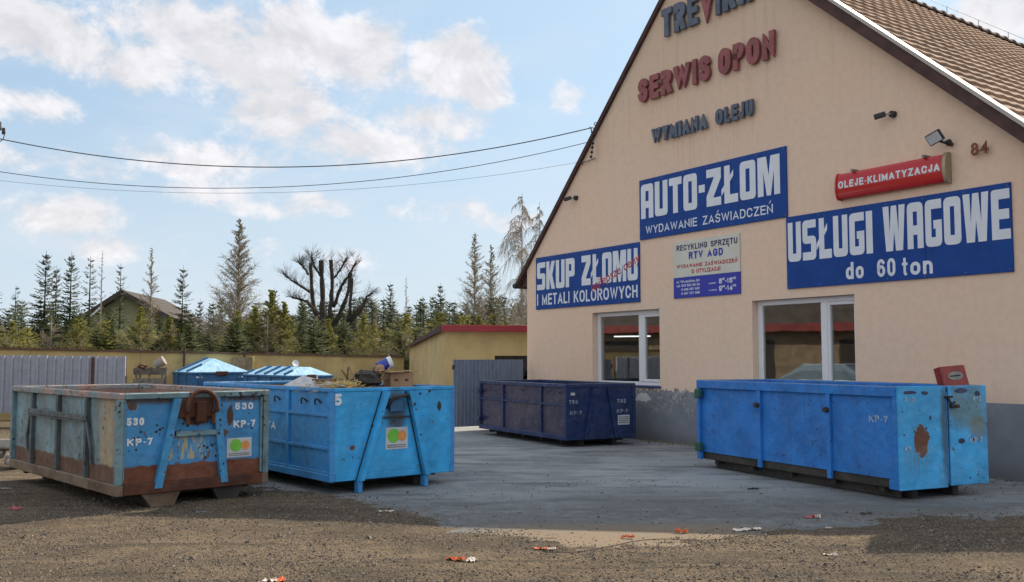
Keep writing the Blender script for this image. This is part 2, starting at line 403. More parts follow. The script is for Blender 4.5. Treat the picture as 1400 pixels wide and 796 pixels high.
def sglyph(ch, W, H, t, depth=.003):
    """one letter, lower left at 0,0; front face at z=0.. (strokes stepped .3 mm so that none are coplanar)"""
    base, extra = ACC.get(ch, (ch, [])); V = []; F = []; k = 0
    for lst, acc in ((SF[base][1], False), (extra, True)):
        for pts, cl in lst:
            q = [(t/2+x*(W-t) if W > t*1.01 else W/2, t/2+y*(H-t) if not acc else y*H-(.06*H)) for x, y in pts]
            if SUBDIV > 1:
                q2 = []
                for i in range(len(q)-(0 if cl else 1)):
                    a, b = q[i], q[(i+1) % len(q)]
                    n_ = SUBDIV if math.hypot(a[0]-b[0], a[1]-b[1]) > t*.8 else 1
                    q2 += [(a[0]+(b[0]-a[0])*j/n_, a[1]+(b[1]-a[1])*j/n_) for j in range(n_)]
                if not cl: q2.append(q[-1])
                q = q2
            vs, fs = _ribbon(q, cl, t if not acc else t*.7, H, None if acc else (0, H))
            z = k*.0003; n = len(vs)
            v3 = [(x, y, z) for x, y in vs]+[(x, y, -depth) for x, y in vs]
            ed = set()
            for f in fs:
                for i in range(4): ed.add((f[i], f[(i+1) % 4]))
            f3 = list(fs)+[tuple(i+n for i in f[::-1]) for f in fs]+[(b, a, a+n, b+n) for a, b in ed if (b, a) not in ed]
            o = len(V); V += v3; F += [tuple(i+o for i in f) for f in f3]; k += 1
    return V, F
def sword(word, x0, x1, z0, H, yf, t=.16, gap=.16, space=.45, depth=.003, parts=None):
    """word in the local XZ plane; t, gap, space as fractions of H before fitting to x0..x1"""
    ws = [space if c == ' ' else max(SF[ACC.get(c, (c,))[0]][0]*.82, t) for c in word]
    u = (x1-x0)/(sum(ws)+gap*(len(word)-1)); x = x0; V = []; F = []
    for c, w_ in zip(word, ws):
        if c != ' ':
            tt = min(t*H, w_*u*.44) if w_ > t*1.01 else min(t*H, w_*u)
            vs, fs = sglyph(c, w_*u, H, tt, depth)
            q = [(x+a, yf-cc, z0+b) for a, b, cc in vs]
            if parts is not None: parts.append((c, q, fs))
            o = len(V); V += q; F += [tuple(i+o for i in f) for f in fs]
        x += (w_+gap)*u
    return V, F
def mk(VF, name, mat, parent): return MB().add(*VF).build(name, mat, parent)

# ------------------------------------------------------------------ materials
def wall_mat():
    m, g, b = newmat('peach_render')
    P = g.co(); x, y, z = g.xyz(P)
    big = g.noise(P, .7, 4); fine = g.noise(P, 9, 6, .6)
    c = g.mix(g.ramp(big, .35, .65), (.80, .58, .43), (.77, .585, .445))
    c = g.mix(g.ramp(fine, .4, .62, 0, .13), c, (.46, .33, .26))
    st = g.noise(g.scl(P, (7, 7, .35)), 1.0, 5, .7)
    stm = g.m('MULTIPLY', g.ramp(st, .5, .72), g.ramp(z, 4.2, 8.5, .05, .3))
    c = g.mix(stm, c, (.36, .27, .22))
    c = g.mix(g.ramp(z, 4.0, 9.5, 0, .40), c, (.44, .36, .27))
    # stains under the letters
    for (s0, s1, zt) in ((4.7, 7.4, 6.0), (4.3, 7.9, 6.95)):
        msk = g.m('MULTIPLY', g.ramp(x, s0-.2, s0+.3), g.ramp(x, s1-.2, s1+.3, 1, 0))
        msk = g.m('MULTIPLY', msk, g.m('MULTIPLY', g.ramp(z, zt-1.0, zt, 0, 1), g.ramp(z, zt, zt+.1, 1, 0)))
        c = g.mix(g.m('MULTIPLY', msk, g.ramp(g.noise(g.scl(P, (16, 16, .3)), 1, 3), .5, .75, 0, .25)), c, (.22, .17, .15))
    # painted grey plinth with peeling upper edge
    edge = g.noise(P, 3.2, 6, .65)
    peelzone = g.m('MULTIPLY', g.ramp(x, 3.6, 4.2), g.ramp(x, 5.6, 6.1, 1, 0))
    lvl = g.m('ADD', 1.035, g.m('MULTIPLY', g.m('SUBTRACT', g.noise(P, 5, 5, .7), .52), g.m('MULTIPLY', peelzone, .5)))
    pm = g.m('LESS_THAN', z, lvl)
    gry = g.mix(g.ramp(g.noise(P, 2.2, 6, .6), .35, .7), (.19, .21, .25), (.24, .25, .28))
    gry = g.mix(g.ramp(z, .35, 0, 0, .6), gry, (.12, .11, .10))
    peel = g.m('MULTIPLY', g.ramp(g.noise(P, 4.5, 7, .75, .5), .49, .52), g.m('MULTIPLY', peelzone, g.ramp(z, .45, .8)))
    gry = g.mix(g.m('MULTIPLY', peel, .8), gry, g.mix(g.ramp(g.noise(P, 9, 3), .45, .6), (.42, .40, .38), (.17, .17, .17)))
    white = g.blob(P, (4.22, 0, .86), (.22, 1, .09), g.noise(P, 7, 5, .7), .9, .06)
    gry = g.mix(white, gry, (.62, .61, .60))
    c = g.mix(pm, c, gry)
    g.l(c, b.inputs['Base Color']); b.inputs['Roughness'].default_value = .9
    h = g.m('ADD', g.noise(P, 60, 5, .6), g.m('MULTIPLY', peel, 1.5))
    h = g.m('ADD', h, g.m('MULTIPLY', g.noise(P, 1.6, 3), 3))
    bump(g, b, h, .25, .005)
    return m
M_wall = wall_mat()

def paint(name, base, base2=None, chips=.5, rust_z=None, dirt=.4, grime=(.05, .045, .04), rough=.45, rust=(.085, .035, .02), extra=None, chipcol=(.03, .022, .02), streak=.4, chip_scale=11, metal=0):
    m, g, b = newmat(name)
    P = g.co(); x, y, z = g.xyz(P)
    base2 = base2 or tuple(v*.72 for v in base)
    c = g.mix(g.ramp(g.noise(P, 2.3, 5, .6), .35, .66), base, base2)
    c = g.mix(g.ramp(g.noise(P, 14, 5, .65), .52, .75, 0, dirt*.7), c, tuple(v*.45+.02 for v in base))
    st = g.noise(g.scl(P, (13, 13, .9)), 1.0, 6, .7)
    c = g.mix(g.ramp(st, .54, .74, 0, streak), c, grime)
    if extra: c = extra(g, P, c)
    # chips: small dark pits, plus larger flakes
    sx = g.ramp(g.noise(g.scl(P, (2.2, 2.2, 55)), 1.0, 3, .6, .6), .70, .74, 0, .45)
    c = g.mix(sx, c, tuple(min(1, v*.6+.22) for v in base))
    if chips > 0:
        v = g.vor(g.vm('ADD', P, g.scl(P, (0.1, .2, .1))), chip_scale)
        on = g.ramp(g.noise(P, 3.1, 3), .42, .6)
        r_ = g.m('MULTIPLY', on, .16*chips+.05)
        wob = g.m('MULTIPLY', g.m('SUBTRACT', g.noise(P, 45, 3), .5), .25)
        pit = g.m('LESS_THAN', g.m('ADD', v, wob), r_)
        c = g.mix(pit, c, chipcol)
        fl = g.ramp(g.noise(P, 6.5, 8, .72, .3), .66-.05*chips, .68-.05*chips)
        c = g.mix(g.m('MULTIPLY', fl, .9), c, g.mix(g.noise(P, 30, 3), rust, tuple(v*.5 for v in rust)))
    if rust_z is not None:
        ez = g.m('ADD', z, g.m('MULTIPLY', g.m('SUBTRACT', g.noise(P, 6, 5), .5), .09))
        rm = g.ramp(ez, rust_z-.01, rust_z+.012, 1, 0)
        rc = g.mix(g.ramp(g.noise(P, 9, 6, .65), .35, .7), rust, tuple(v*1.6 for v in rust))
        c = g.mix(rm, c, rc)
    g.l(c, b.inputs['Base Color'])
    g.l(g.ramp(g.noise(P, 8, 5), .3, .7, rough-.1, rough+.25), b.inputs['Roughness'])
    b.inputs['Metallic'].default_value = metal
    h = g.m('ADD', g.m('MULTIPLY', g.noise(P, 2.6, 2), 7.0), g.m('MULTIPLY', g.noise(P, 26, 5, .7), .8))
    bump(g, b, h, .6, .014)
    return m
BLUE = (.045, .225, .57)
RUST = (.10, .04, .022)
def ex_end1(g, P, c):
    nz = g.noise(P, 9, 6, .7)
    for ctr, r in (((.93, 0, 1.1), (.22, .3, .20)), ((1.17, 0, 1.02), (.05, .3, .08)), ((.17, 0, 1.13), (.05, .2, .05)), ((1.32, 0, .98), (.04, .3, .12)), ((1.22, 0, .78), (.09, .3, .05)), ((.74, 0, 1.05), (.09, .3, .05))):
        c = g.mix(g.blob(P, ctr, r, nz, .9, .1), c, g.mix(nz, (.13, .045, .025), (.03, .018, .015)))
    # framed recess: ochre and cream peeling
    x, y, z = g.xyz(P)
    rec = g.m('MULTIPLY', g.m('MULTIPLY', g.ramp(x, .56, .60), g.ramp(x, 1.16, 1.2, 1, 0)), g.m('MULTIPLY', g.ramp(z, .5, .52), g.ramp(z, .78, .8, 1, 0)))
    pat = g.ramp(g.noise(g.scl(P, (9, 9, 2.5)), 1, 5, .7, .4), .46, .54)
    c = g.mix(g.m('MULTIPLY', rec, pat), c, (.42, .38, .22))
    c = g.mix(g.m('MULTIPLY', rec, g.ramp(g.noise(g.scl(P, (12, 12, 3)), 1.3, 5, .7), .56, .62)), c, (.12, .05, .03))
    # dark frame grime along the edges
    ed = g.m('MAXIMUM', g.ramp(z, 1.12, 1.17), g.m('MAXIMUM', g.ramp(x, 1.69, 1.73), g.ramp(x, .09, .06)))
    c = g.mix(g.m('MULTIPLY', ed, g.ramp(nz, .3, .55, .25, .95)), c, (.06, .035, .025))
    return c
def ex_side1(g, P, c):
    x, y, z = g.xyz(P); nz = g.noise(P, 7, 6, .7)
    c = g.mix(g.m('MULTIPLY', g.m('MULTIPLY', g.ramp(y, .75, .55), g.ramp(y, .12, .3)), g.m('MULTIPLY', g.ramp(nz, .32, .5), g.ramp(z, .2, .5, .5, 1))), c, (.42, .33, .19))
    c = g.mix(g.ramp(g.noise(g.scl(P, (6, 6, .8)), 1, 6, .7), .42, .62, 0, .75), c, (.20, .21, .19))
    return c
def ex_c2(g, P, c):
    nz = g.noise(P, 8, 6, .7)
    c = g.mix(g.m('MULTIPLY', g.blob(P, (.94, 0, .98), (.15, .4, .27), nz, .6, .4), .88), c, (.05, .04, .03))
    c = g.mix(g.blob(P, (1.60, 0, 1.02), (.035, .4, .06), nz, .6, .2), c, (.03, .025, .02))
    c = g.mix(g.blob(P, (.31, 0, .55), (.035, .3, .03), nz, .8, .2), c, RUST)
    return c
def ex_c5(g, P, c):
    nz = g.noise(P, 9, 7, .7); n2 = g.noise(P, 5, 4)
    x, y, z = g.xyz(P)
    c = g.mix(g.m('MULTIPLY', g.blob(P, (1.12, 0, 1.05), (.33, .3, .24), n2, .8, .5), .6), c, (.16, .17, .08))
    c = g.mix(g.m('MULTIPLY', g.blob(P, (1.30, 0, .82), (.14, .3, .14), nz, .8, .3), .6), c, (.17, .15, .06))
    c = g.mix(g.m('MULTIPLY', g.blob(P, (.74, 0, .78), (.07, .3, .55), n2, .5, .5), .75), c, (.04, .045, .04))
    c = g.mix(g.m('MULTIPLY', g.blob(P, (.3, 0, .5), (.2, .3, .17), n2, .7, .6), g.ramp(g.noise(g.scl(P, (30, 30, 1)), 1, 4), .45, .6, 0, .6)), c, (.16, .12, .05))
    c = g.mix(g.blob(P, (.34, 0, .70), (.125, .3, .17), nz, 1.0, .04), c, g.mix(n2, (.15, .06, .03), (.10, .035, .02)))
    for cx, cz, rx, rz in ((1.02, .66, .06, .03), (1.19, .68, .05, .025), (.18, 1.25, .10, .02), (.42, 1.24, .05, .025), (1.02, 1.26, .12, .03), (1.3, 1.22, .05, .03), (.50, .95, .02, .03)):
        c = g.mix(g.blob(P, (cx, 0, cz), (rx, .3, rz), nz, 1.0, .1), c, (.025, .03, .09))
    return c
M_c1end = paint('worn_blue_end', (.055, .28, .57), chips=1.3, rust_z=.47, dirt=.3, rust=(.115, .036, .014), extra=ex_end1, streak=.15, chip_scale=13)
M_c1side = paint('weathered_pale_blue', (.22, .36, .42), (.15, .23, .25), chips=1.1, rust_z=.46, dirt=.9, extra=ex_side1, streak=.85, rust=(.11, .06, .04))
M_c1rail = paint('worn_teal_rail', (.17, .30, .35), (.11, .17, .18), chips=1.5, dirt=.8, streak=.6)
M_c1top = paint('rusty_rim', (.40, .26, .21), (.16, .24, .27), chips=1.5, dirt=.9, rust=(.20, .09, .055), streak=.5)
M_c1dark = paint('grimy_rib', (.10, .13, .14), (.06, .075, .08), chips=.5, dirt=.6, streak=.6)
M_c1bot = paint('muddy_rust_rail', (.20, .15, .10), (.13, .08, .05), chips=.3, dirt=.8, rust=(.10, .045, .03))
M_c1bot2 = paint('dark_brown_sill', (.05, .042, .03), (.03, .026, .02), chips=.2, dirt=.8)  # near-black brown for the sill and skid of the cobalt skip
M_rust = paint('bare_rust', (.125, .042, .018), (.065, .025, .014), chips=.2, dirt=.7, rough=.8)
M_c1brace = paint('blue_brace', (.055, .29, .56), chips=1.2, dirt=.5, streak=.4)
M_inside = paint('rusty_interior', (.30, .17, .13), (.22, .15, .12), chips=.3, dirt=.6, rough=.8, streak=.5)
M_c2 = paint('bright_blue_end', (.04, .41, .82), chips=.8, dirt=.2, extra=ex_c2, streak=.10, chip_scale=7)
M_c2side = paint('bright_blue_side', (.045, .29, .66), (.045, .23, .52), chips=.25, dirt=.35, streak=.25, chip_scale=7)
M_c5 = paint('sky_blue_end', (.045, .40, .80), chips=.5, dirt=.2, extra=ex_c5, streak=.12, chipcol=(.02, .03, .10), chip_scale=7)
M_c5side = paint('cobalt_blue_side', (.022, .20, .60), (.020, .15, .46), chips=.6, dirt=.5, streak=.45, chip_scale=10)
M_c6 = paint('navy_blue', (.012, .033, .12), (.011, .027, .09), chips=.25, dirt=.4, rough=.33, streak=.25)
M_c6side = paint('faded_navy_side', (.035, .036, .085), (.06, .05, .085), chips=.2, dirt=.5, rough=.2, streak=.35)
M_c3 = paint('mid_blue_box', (.035, .15, .33), chips=.2, dirt=.3, streak=.25)
M_lid = paint('pale_blue_lid', (.30, .52, .70), (.22, .44, .62), chips=.15, dirt=.2, streak=.2)
M_faint = plain('faded_stencil', (.30, .45, .62), .6, 0, .3, 25, dirt=(.05, .2, .5, .8), bumps=0)
M_faintnavy = plain('faded_stencil_navy', (.30, .32, .42), .6, 0, .3, 25, dirt=(.05, .07, .2, .8), bumps=0)
M_under = plain('dark_underframe', (.035, .03, .027), .85, 0, .4)
M_white = plain('white_lettering', (.72, .75, .78), .6, 0, .12, 20, dirt=(.2, .25, .35, .35), bumps=0)
M_signwhite = plain('sign_white', (.68, .72, .78), .45, 0, .05, 4, bumps=0)
M_signblue = plain('sign_blue', (.012, .060, .27), .5, 0, .10, 2.5, dirt=(.03, .08, .26, .4), bumps=.03, spec=.15)
M_cream = plain('sign_cream', (.60, .60, .52), .45, 0, .06, 3, bumps=0)
M_recblue = plain('sign_deep_blue', (.018, .03, .36), .45, 0, .05, 3, bumps=0)
M_txnavy = plain('print_navy', (.015, .015, .10), .5, 0, .1, 3, bumps=0)
M_txred = plain('print_red', (.42, .03, .035), .5, 0, .1, 3, bumps=0)
M_lred = plain('letter_red', (.27, .075, .08), .6, 0, .25, 5, dirt=(.12, .05, .05, .5))
M_lredside = plain('letter_side_dark', (.07, .03, .035), .6)
M_lblue = plain('letter_slate', (.10, .125, .175), .6, 0, .25, 5, dirt=(.05, .06, .09, .5))
M_num = plain('number_rust', (.20, .055, .03), .6, 0, .2, 5)
M_metal = plain('grey_metal', (.22, .22, .21), .5, .6, .3, 8)
M_dark = plain('black_plastic', (.02, .02, .022), .5, 0, .3, 8)
M_wire = plain('cable_black', (.05, .055, .065), .6, 0, .1)
M_tile = plain('roof_tile_clay', (.38, .285, .225), .95, 0, .2, 6, dirt=(.17, .12, .09, .5), randobj=.16, spec=.1)
M_ridge = plain('ridge_tile_dark', (.09, .06, .05), .8, 0, .3, 6)
M_flash = plain('verge_flashing_white', (.40, .37, .34), .45, 0, .06, 3, bumps=.03)
M_brown = plain('fascia_brown', (.075, .038, .034), .85, 0, .3, 4)
M_frame = plain('window_frame_white', (.72, .73, .75), .35, 0, .05, 3, bumps=.02)
M_sill = plain('sill_blue', (.03, .06, .22), .5, 0, .1, 3)
M_room = plain('room_wall', (.30, .29, .27), .9, 0, .2, 2)
M_sheet = paint('grey_blue_sheet', (.20, .235, .31), (.17, .20, .27), chips=.1, dirt=.25, streak=.25, rough=.5)
M_sheet2 = paint('pale_grey_sheet', (.34, .36, .42), (.30, .32, .38), chips=.05, dirt=.2, streak=.2, rough=.5)
M_ochre = plain('ochre_render', (.50, .37, .16), .9, 0, .18, 1.3, dirt=(.34, .25, .13, .6), bumps=.3)
M_ochre2 = plain('yellow_shed_render', (.55, .41, .19), .9, 0, .14, 1.5, dirt=(.38, .29, .15, .5), bumps=.25)
M_coping = plain('brown_coping', (.13, .075, .05), .85, 0, .3, 4)
M_redroof = plain('red_fascia', (.34, .035, .045), .45, 0, .15, 3)
M_wood = plain('old_wood', (.28, .20, .12), .85, 0, .35, 7, randobj=.2)
M_greywood = plain('grey_old_wood', (.17, .15, .13), .9, 0, .45, 9, randobj=.3)
M_straw = plain('straw_wood', (.72, .52, .20), .9, 0, .4, 14, randobj=.2)
M_card = plain('brown_cardboard', (.36, .22, .13), .85, 0, .15, 5)
M_fabricdark = plain('dark_rags', (.045, .04, .035), .95, 0, .4, 8)
M_bucket = plain('bucket_blue', (.03, .05, .35), .3, 0, .1, 4)
M_grey = plain('pale_plastic', (.50, .52, .55), .5, 0, .15, 6)
M_redbox = plain('red_panel', (.26, .025, .02), .5, 0, .25, 6, dirt=(.10, .02, .02, .5))
M_brickdark = plain('dark_brick', (.24, .18, .12), .9, 0, .3, 3)
M_redfaded = plain('faded_red_fascia', (.22, .04, .04), .6, 0, .25, 3)
M_con = plain('concrete', (.30, .28, .25), .9, 0, .2, 5)
M_bark = plain('bark_dark', (.055, .045, .036), .95, 0, .35, 6)
M_barkg = plain('bark_grey', (.33, .28, .215), .95, 0, .35, 6)
M_birch = plain('birch_bark', (.30, .29, .27), .9, 0, .5, 8)
M_housewall = plain('house_wall_olive', (.24, .235, .13), .9, 0, .15, .8)
M_houseroof = plain('house_roof_dark', (.055, .043, .038), .85, 0, .3, 2)
def leafmat(name, c1, c2, scale=.9):
    m, g, b = newmat(name)
    P = g.co(); c = g.mix(g.ramp(g.noise(P, scale, 4), .35, .65), c1, c2)
    oi = g.n('ShaderNodeObjectInfo').outputs['Random']
    c = g.mix(g.ramp(oi, 0, 1, 0, .35), c, tuple(v*.6 for v in c1))
    b.inputs['Roughness'].default_value = .7
    g.l(c, b.inputs['Base Color'])
    t = g.n('ShaderNodeBsdfTranslucent'); g.l(c, t.inputs[0])
    mx = g.n('ShaderNodeMixShader'); mx.inputs[0].default_value = .3
    out = [x for x in g.nt.nodes if x.type == 'OUTPUT_MATERIAL'][0]
    g.l(b.outputs[0], mx.inputs[1]); g.l(t.outputs[0], mx.inputs[2]); g.l(mx.outputs[0], out.inputs[0])
    return m
M_spruce = leafmat('spruce_needles', (.045, .062, .030), (.075, .10, .04))
M_spruce2 = leafmat('spruce_needles_light', (.09, .115, .04), (.13, .15, .05))
M_yellowg = leafmat('spring_yellow_green', (.36, .33, .06), (.22, .24, .05))
M_buds = leafmat('larch_buds', (.32, .30, .12), (.17, .14, .08))

def glass():
    m, g, b = newmat('window_glass')
    g.nt.nodes.remove(b)
    gl = g.n('ShaderNodeBsdfGlossy'); gl.inputs['Roughness'].default_value = .02; gl.inputs[0].default_value = (1, 1, 1, 1)
    tr = g.n('ShaderNodeBsdfTransparent'); tr.inputs[0].default_value = (.86, .90, .89, 1)
    lw = g.n('ShaderNodeLayerWeight'); lw.inputs[0].default_value = .5
    fr = g.m('ADD', .17, g.m('MULTIPLY', .8, g.m('POWER', lw.outputs['Facing'], 3.0)), clamp=True)
    bm = g.n('ShaderNodeBump'); bm.inputs['Strength'].default_value = .05; bm.inputs['Distance'].default_value = .01
    g.l(g.noise(g.co(), 1.5, 2), bm.inputs['Height']); g.l(bm.outputs[0], gl.inputs['Normal'])
    mx = g.n('ShaderNodeMixShader'); g.l(fr, mx.inputs[0])
    g.l(tr.outputs[0], mx.inputs[1]); g.l(gl.outputs[0], mx.inputs[2])
    out = [x for x in g.nt.nodes if x.type == 'OUTPUT_MATERIAL'][0]; g.l(mx.outputs[0], out.inputs[0])
    return m
M_glass = glass()
def emit(name, c, s):
    m, g, b = newmat(name); b.inputs['Base Color'].default_value = (*c, 1)
    b.inputs['Emission Color'].default_value = (*c, 1); b.inputs['Emission Strength'].default_value = s
    return m
M_tube = emit('lit_tube', (1, .98, .95), 1.8)

# ------------------------------------------------------------------ ground
def ground_mat():
    m, g, b = newmat('gravel_dirt')
    P = g.co('Object'); x, y, z = g.xyz(P)
    n1 = g.noise(P, .55, 6, .6); n2 = g.noise(P, 5, 6, .65); n3 = g.noise(P, 38, 4, .7)
    c = g.mix(g.ramp(n1, .40, .60), (.20, .15, .095), (.105, .082, .057))
    c = g.mix(g.ramp(n2, .42, .62, 0, .6), c, (.085, .066, .048))
    band = g.noise(g.scl(P, (.30, 2.6, 1)), 1.0, 6, .65)
    c = g.mix(g.ramp(band, .5, .64, 0, .75), c, (.205, .155, .105))
    c = g.mix(g.ramp(g.noise(g.scl(P, (.28, 3.4, 1)), 1.3, 5, .6), .52, .62, 0, .6), c, (.055, .046, .037))
    v = g.vor(P, 42); c = g.mix(g.ramp(v, .10, .32, .75, 0), c, g.mix(g.vor(P, 42, 'Color'), (.06, .05, .042), (.34, .29, .23)))
    c = g.mix(g.ramp(n3, .50, .62, 0, .75), c, (.028, .024, .020))
    n4 = g.noise(P, 75, 3, .7); c = g.mix(g.ramp(n4, .55, .68, 0, .6), c, (.30, .255, .20))
    n5 = g.noise(P, 16, 5, .75); c = g.mix(g.ramp(n5, .52, .64, 0, .55), c, (.055, .042, .032))
    v2 = g.vor(P, 110); c = g.mix(g.ramp(v2, .08, .25, .55, 0), c, (.36, .32, .26))
    # far yard is plain earth with old dust and grass at the distance
    far = g.ramp(g.vm('LENGTH', P), 30, 45)
    c = g.mix(far, c, (.10, .105, .045))
    g.l(c, b.inputs['Base Color']); b.inputs['Roughness'].default_value = .95; b.inputs['Specular IOR Level'].default_value = .2
    h = g.m('ADD', g.m('MULTIPLY', n3, 1.0), g.m('MULTIPLY', g.ramp(v, 0, .4, 1, 0), .8)); h = g.m('ADD', h, g.m('MULTIPLY', n2, 1.5))
    bump(g, b, h, 1.0, .03)
    return m
def asphalt_mat():
    m, g, b = newmat('old_asphalt')
    P = g.co('Object'); x, y, z = g.xyz(P)
    n1 = g.noise(P, .5, 6, .6); n2 = g.noise(P, 6, 6, .65); n3 = g.noise(P, 70, 4, .7)
    c = g.mix(g.ramp(n1, .42, .58), (.285, .305, .32), (.19, .205, .22))
    c = g.mix(g.ramp(n2, .45, .65, 0, .45), c, (.33, .33, .32))
    c = g.mix(g.ramp(g.noise(g.scl(P, (.5, 1.6, 1)), 1.2, 6, .7), .50, .62, 0, .75), c, (.12, .128, .135))
    tr_ = g.noise(g.vm('ADD', g.scl(P, (.22, 1.5, 1)), g.scl(g.noise(P, .35, 2), (0, 1.6, 0))), 2.1, 4, .6)
    c = g.mix(g.ramp(tr_, .52, .62, 0, .6), c, (.36, .365, .36))
    c = g.mix(g.ramp(g.noise(P, 1.7, 7, .75), .60, .68, 0, .6), c, (.085, .085, .085))
    c = g.mix(g.ramp(n3, .52, .7, 0, .6), c, (.11, .12, .125))
    v = g.vor(P, 60); c = g.mix(g.ramp(v, .1, .25, .5, 0), c, (.40, .40, .39))
    cr = g.n('ShaderNodeTexVoronoi', feature='DISTANCE_TO_EDGE'); cr.inputs['Scale'].default_value = .42
    g.l(g.vm('ADD', P, g.scl(g.noise(P, 1.3, 5), (.7, .7, 0))), cr.inputs['Vector'])
    c = g.mix(g.m('MULTIPLY', g.ramp(cr.outputs[0], .002, .006, .5, 0), g.ramp(n1, .5, .6)), c, (.13, .13, .13))
    dst = g.ramp(g.m('ADD', y, g.m('MULTIPLY', n1, 1.5)), 11.6, 9.6)
    rough_zone = g.m('MULTIPLY', g.ramp(g.m('ADD', y, g.m('MULTIPLY', x, -.12)), 13.0, 10.0), g.ramp(x, 6.0, 4.5, .55, 1))
    c = g.mix(g.m('MULTIPLY', rough_zone, g.ramp(n2, .3, .6, .5, .85)), c, (.095, .098, .10))
    c = g.mix(g.m('MULTIPLY', g.m('MULTIPLY', g.m('MULTIPLY', dst, g.ramp(y, 9.9, 9.5)), g.m('MULTIPLY', g.ramp(x, 2.9, 1.9), g.ramp(x, -.6, .1))), g.ramp(n2, .3, .6, .6, .95)), c, (.20, .15, .10))
    g.l(c, b.inputs['Base Color']); b.inputs['Roughness'].default_value = .88; b.inputs['Specular IOR Level'].default_value = .25
    bump(g, b, g.m('ADD', n3, g.m('MULTIPLY', n2, 1.2)), .5, .01)
    return m
M_ground = ground_mat(); M_asphalt = asphalt_mat()
def stone_mat():
    m, g, b = newmat('gravel_stone'); P = g.co()
    c = g.mix(g.ramp(g.noise(P, 31, 2), .4, .6), (.045, .038, .032), (.19, .155, .12))
    c = g.mix(g.ramp(g.noise(P, 53, 2), .62, .7), c, (.42, .38, .33))
    g.l(c, b.inputs['Base Color']); b.inputs['Roughness'].default_value = .95; return m
M_stone = stone_mat()

edge = [(-18, 13.5), (-8, 12.6), (-4.5, 12.9), (-2.6, 12.2), (-1.5, 10.9), (-.6, 9.75), (.05, 9.05), (.55, 8.50), (1.25, 8.60), (2.15, 9.05), (3.1, 9.75), (4.4, 10.1), (6.2, 10.5), (10, 10.9), (22, 12)]
def edgey(X):
    for (a, b_), (c_, d_) in zip(edge, edge[1:]):
        if a <= X <= c_: return b_+(d_-b_)*(X-a)/(c_-a)
    return 12
def gz(x, y):
    s_ = edgey(x)-y
    if s_ < -1.2: return -.035
    n1 = mnoise.noise(Vector((x*.9, y*1.3, 0))); n2 = mnoise.noise(Vector((x*4, y*6, 4))); n3 = mnoise.noise(Vector((x*14, y*18, 8)))
    rut = sum(math.exp(-((y-c0-.07*x-.15*mnoise.noise(Vector((x*.3, c0, 2))))/.11)**2) for c0 in (6.2, 6.65, 7.25, 7.6))
    return -.012*rut*(1 if y < 8 else 0) + max(-.035, min(.012, -.004+s_*.028)) + n1*.020*min(1, abs(s_)+.35) + n2*.008 + n3*.003
def grid_axis(lo, hi, fl, fh, step, growth=1.45):
    a = [fl + i*step for i in range(int((fh-fl)/step)+1)]
    st = step; v = a[-1]
    while v < hi: st *= growth; v += st; a.append(v)
    st = step; v = a[0]
    while v > lo: st *= growth; v -= st; a.insert(0, v)
    return a
xs = grid_axis(-900, 900, -8, 8, .055, 1.6); ys = grid_axis(-300, 1500, 5.2, 13.6, .05, 1.6)
mb = MB()
mb.v = [(x, y, gz(x, y) if (-14 < x < 14 and 2 < y < 14) else (-.035 if y > 10 else .005)) for y in ys for x in xs]
nx = len(xs)
mb.f = [(j*nx+i, j*nx+i+1, (j+1)*nx+i+1, (j+1)*nx+i) for j in range(len(ys)-1) for i in range(nx-1)]
tag(mb.build('ground', M_ground, smooth=True), kind='structure')
# asphalt yard sheet with ragged front edge
mb = MB(); mb.add([(-5.6, 8.1, -.002), (22, 8.1, -.002), (22, 46, -.002), (-5.6, 46, -.002)], [(0, 1, 2, 3)])
tag(mb.build('asphalt_yard', M_asphalt), kind='structure')
# loose gravel
random.seed(3)
mb = MB(); V = mb.v; F = mb.f
cnt = 0
while cnt < 52000:
    y = 5.6 + 7.5*random.random()**1.2; x = random.uniform(-.6, .6)*y
    if y > edgey(x)+.5*random.random()**2 and random.random() > .07: continue
    cl_ = mnoise.noise(Vector((x*.8, y*1.6, 9)))
    if random.random() > .55+cl_: continue
    r = .0035 + .010*random.random()**2.4
    if random.random() < .015: r *= 2.3
    z = max(gz(x, y), -.002) + r*.15
    o = len(V); a0 = random.random()*6
    k = 5
    for i in range(k):
        an = a0+2*pi*i/k; rr = r*random.uniform(.7, 1.2); V.append((x+cos(an)*rr, y+sin(an)*rr, z-r*.2))
    for i in range(3):
        an = a0+.5+2*pi*i/3; rr = r*random.uniform(.4, .7); V.append((x+cos(an)*rr, y+sin(an)*rr, z+r*random.uniform(.4, .8)))
    F += [(o, o+1, o+5), (o+1, o+2, o+6, o+5), (o+2, o+3, o+6), (o+3, o+4, o+7, o+6), (o+4, o, o+5, o+7), (o+5, o+6, o+7)]
    cnt += 1
tag(mb.build('gravel', M_stone), label='loose brown gravel scattered over the sunlit foreground', cat='gravel', kind='stuff')

# ------------------------------------------------------------------ main building (local: x along the facade, y into the house)
P1 = Vector((.367, 22.905, 0)); ang = atan2(-.84053, .54176)
house = thing('gabled_workshop', 'peach rendered gable workshop covered in blue scrap dealer signs', 'building', P1, ang)
WR = 12.75; SA, ZA = 6.12, 9.97
def under(s): return min(3.77+1.013*s, 7.57-.882*(s-8.84), ZA)
def outline_wall(outer, holes, y0, y1, name, mat, parent):
    cu = bpy.data.curves.new('w', 'CURVE'); cu.dimensions = '2D'; cu.fill_mode = 'FRONT'
    for lp in [outer]+holes:
        sp = cu.splines.new('POLY'); sp.points.add(len(lp)-1)
        for i, (a, b) in enumerate(lp): sp.points[i].co = (a, b, 0, 1)
        sp.use_cyclic_u = True
    vs, fs = extrude_flat(*curve_mesh(cu), y1-y0)
    return MB().add([(a, y0-c, b) for a, b, c in vs], fs).build(name, mat, parent)
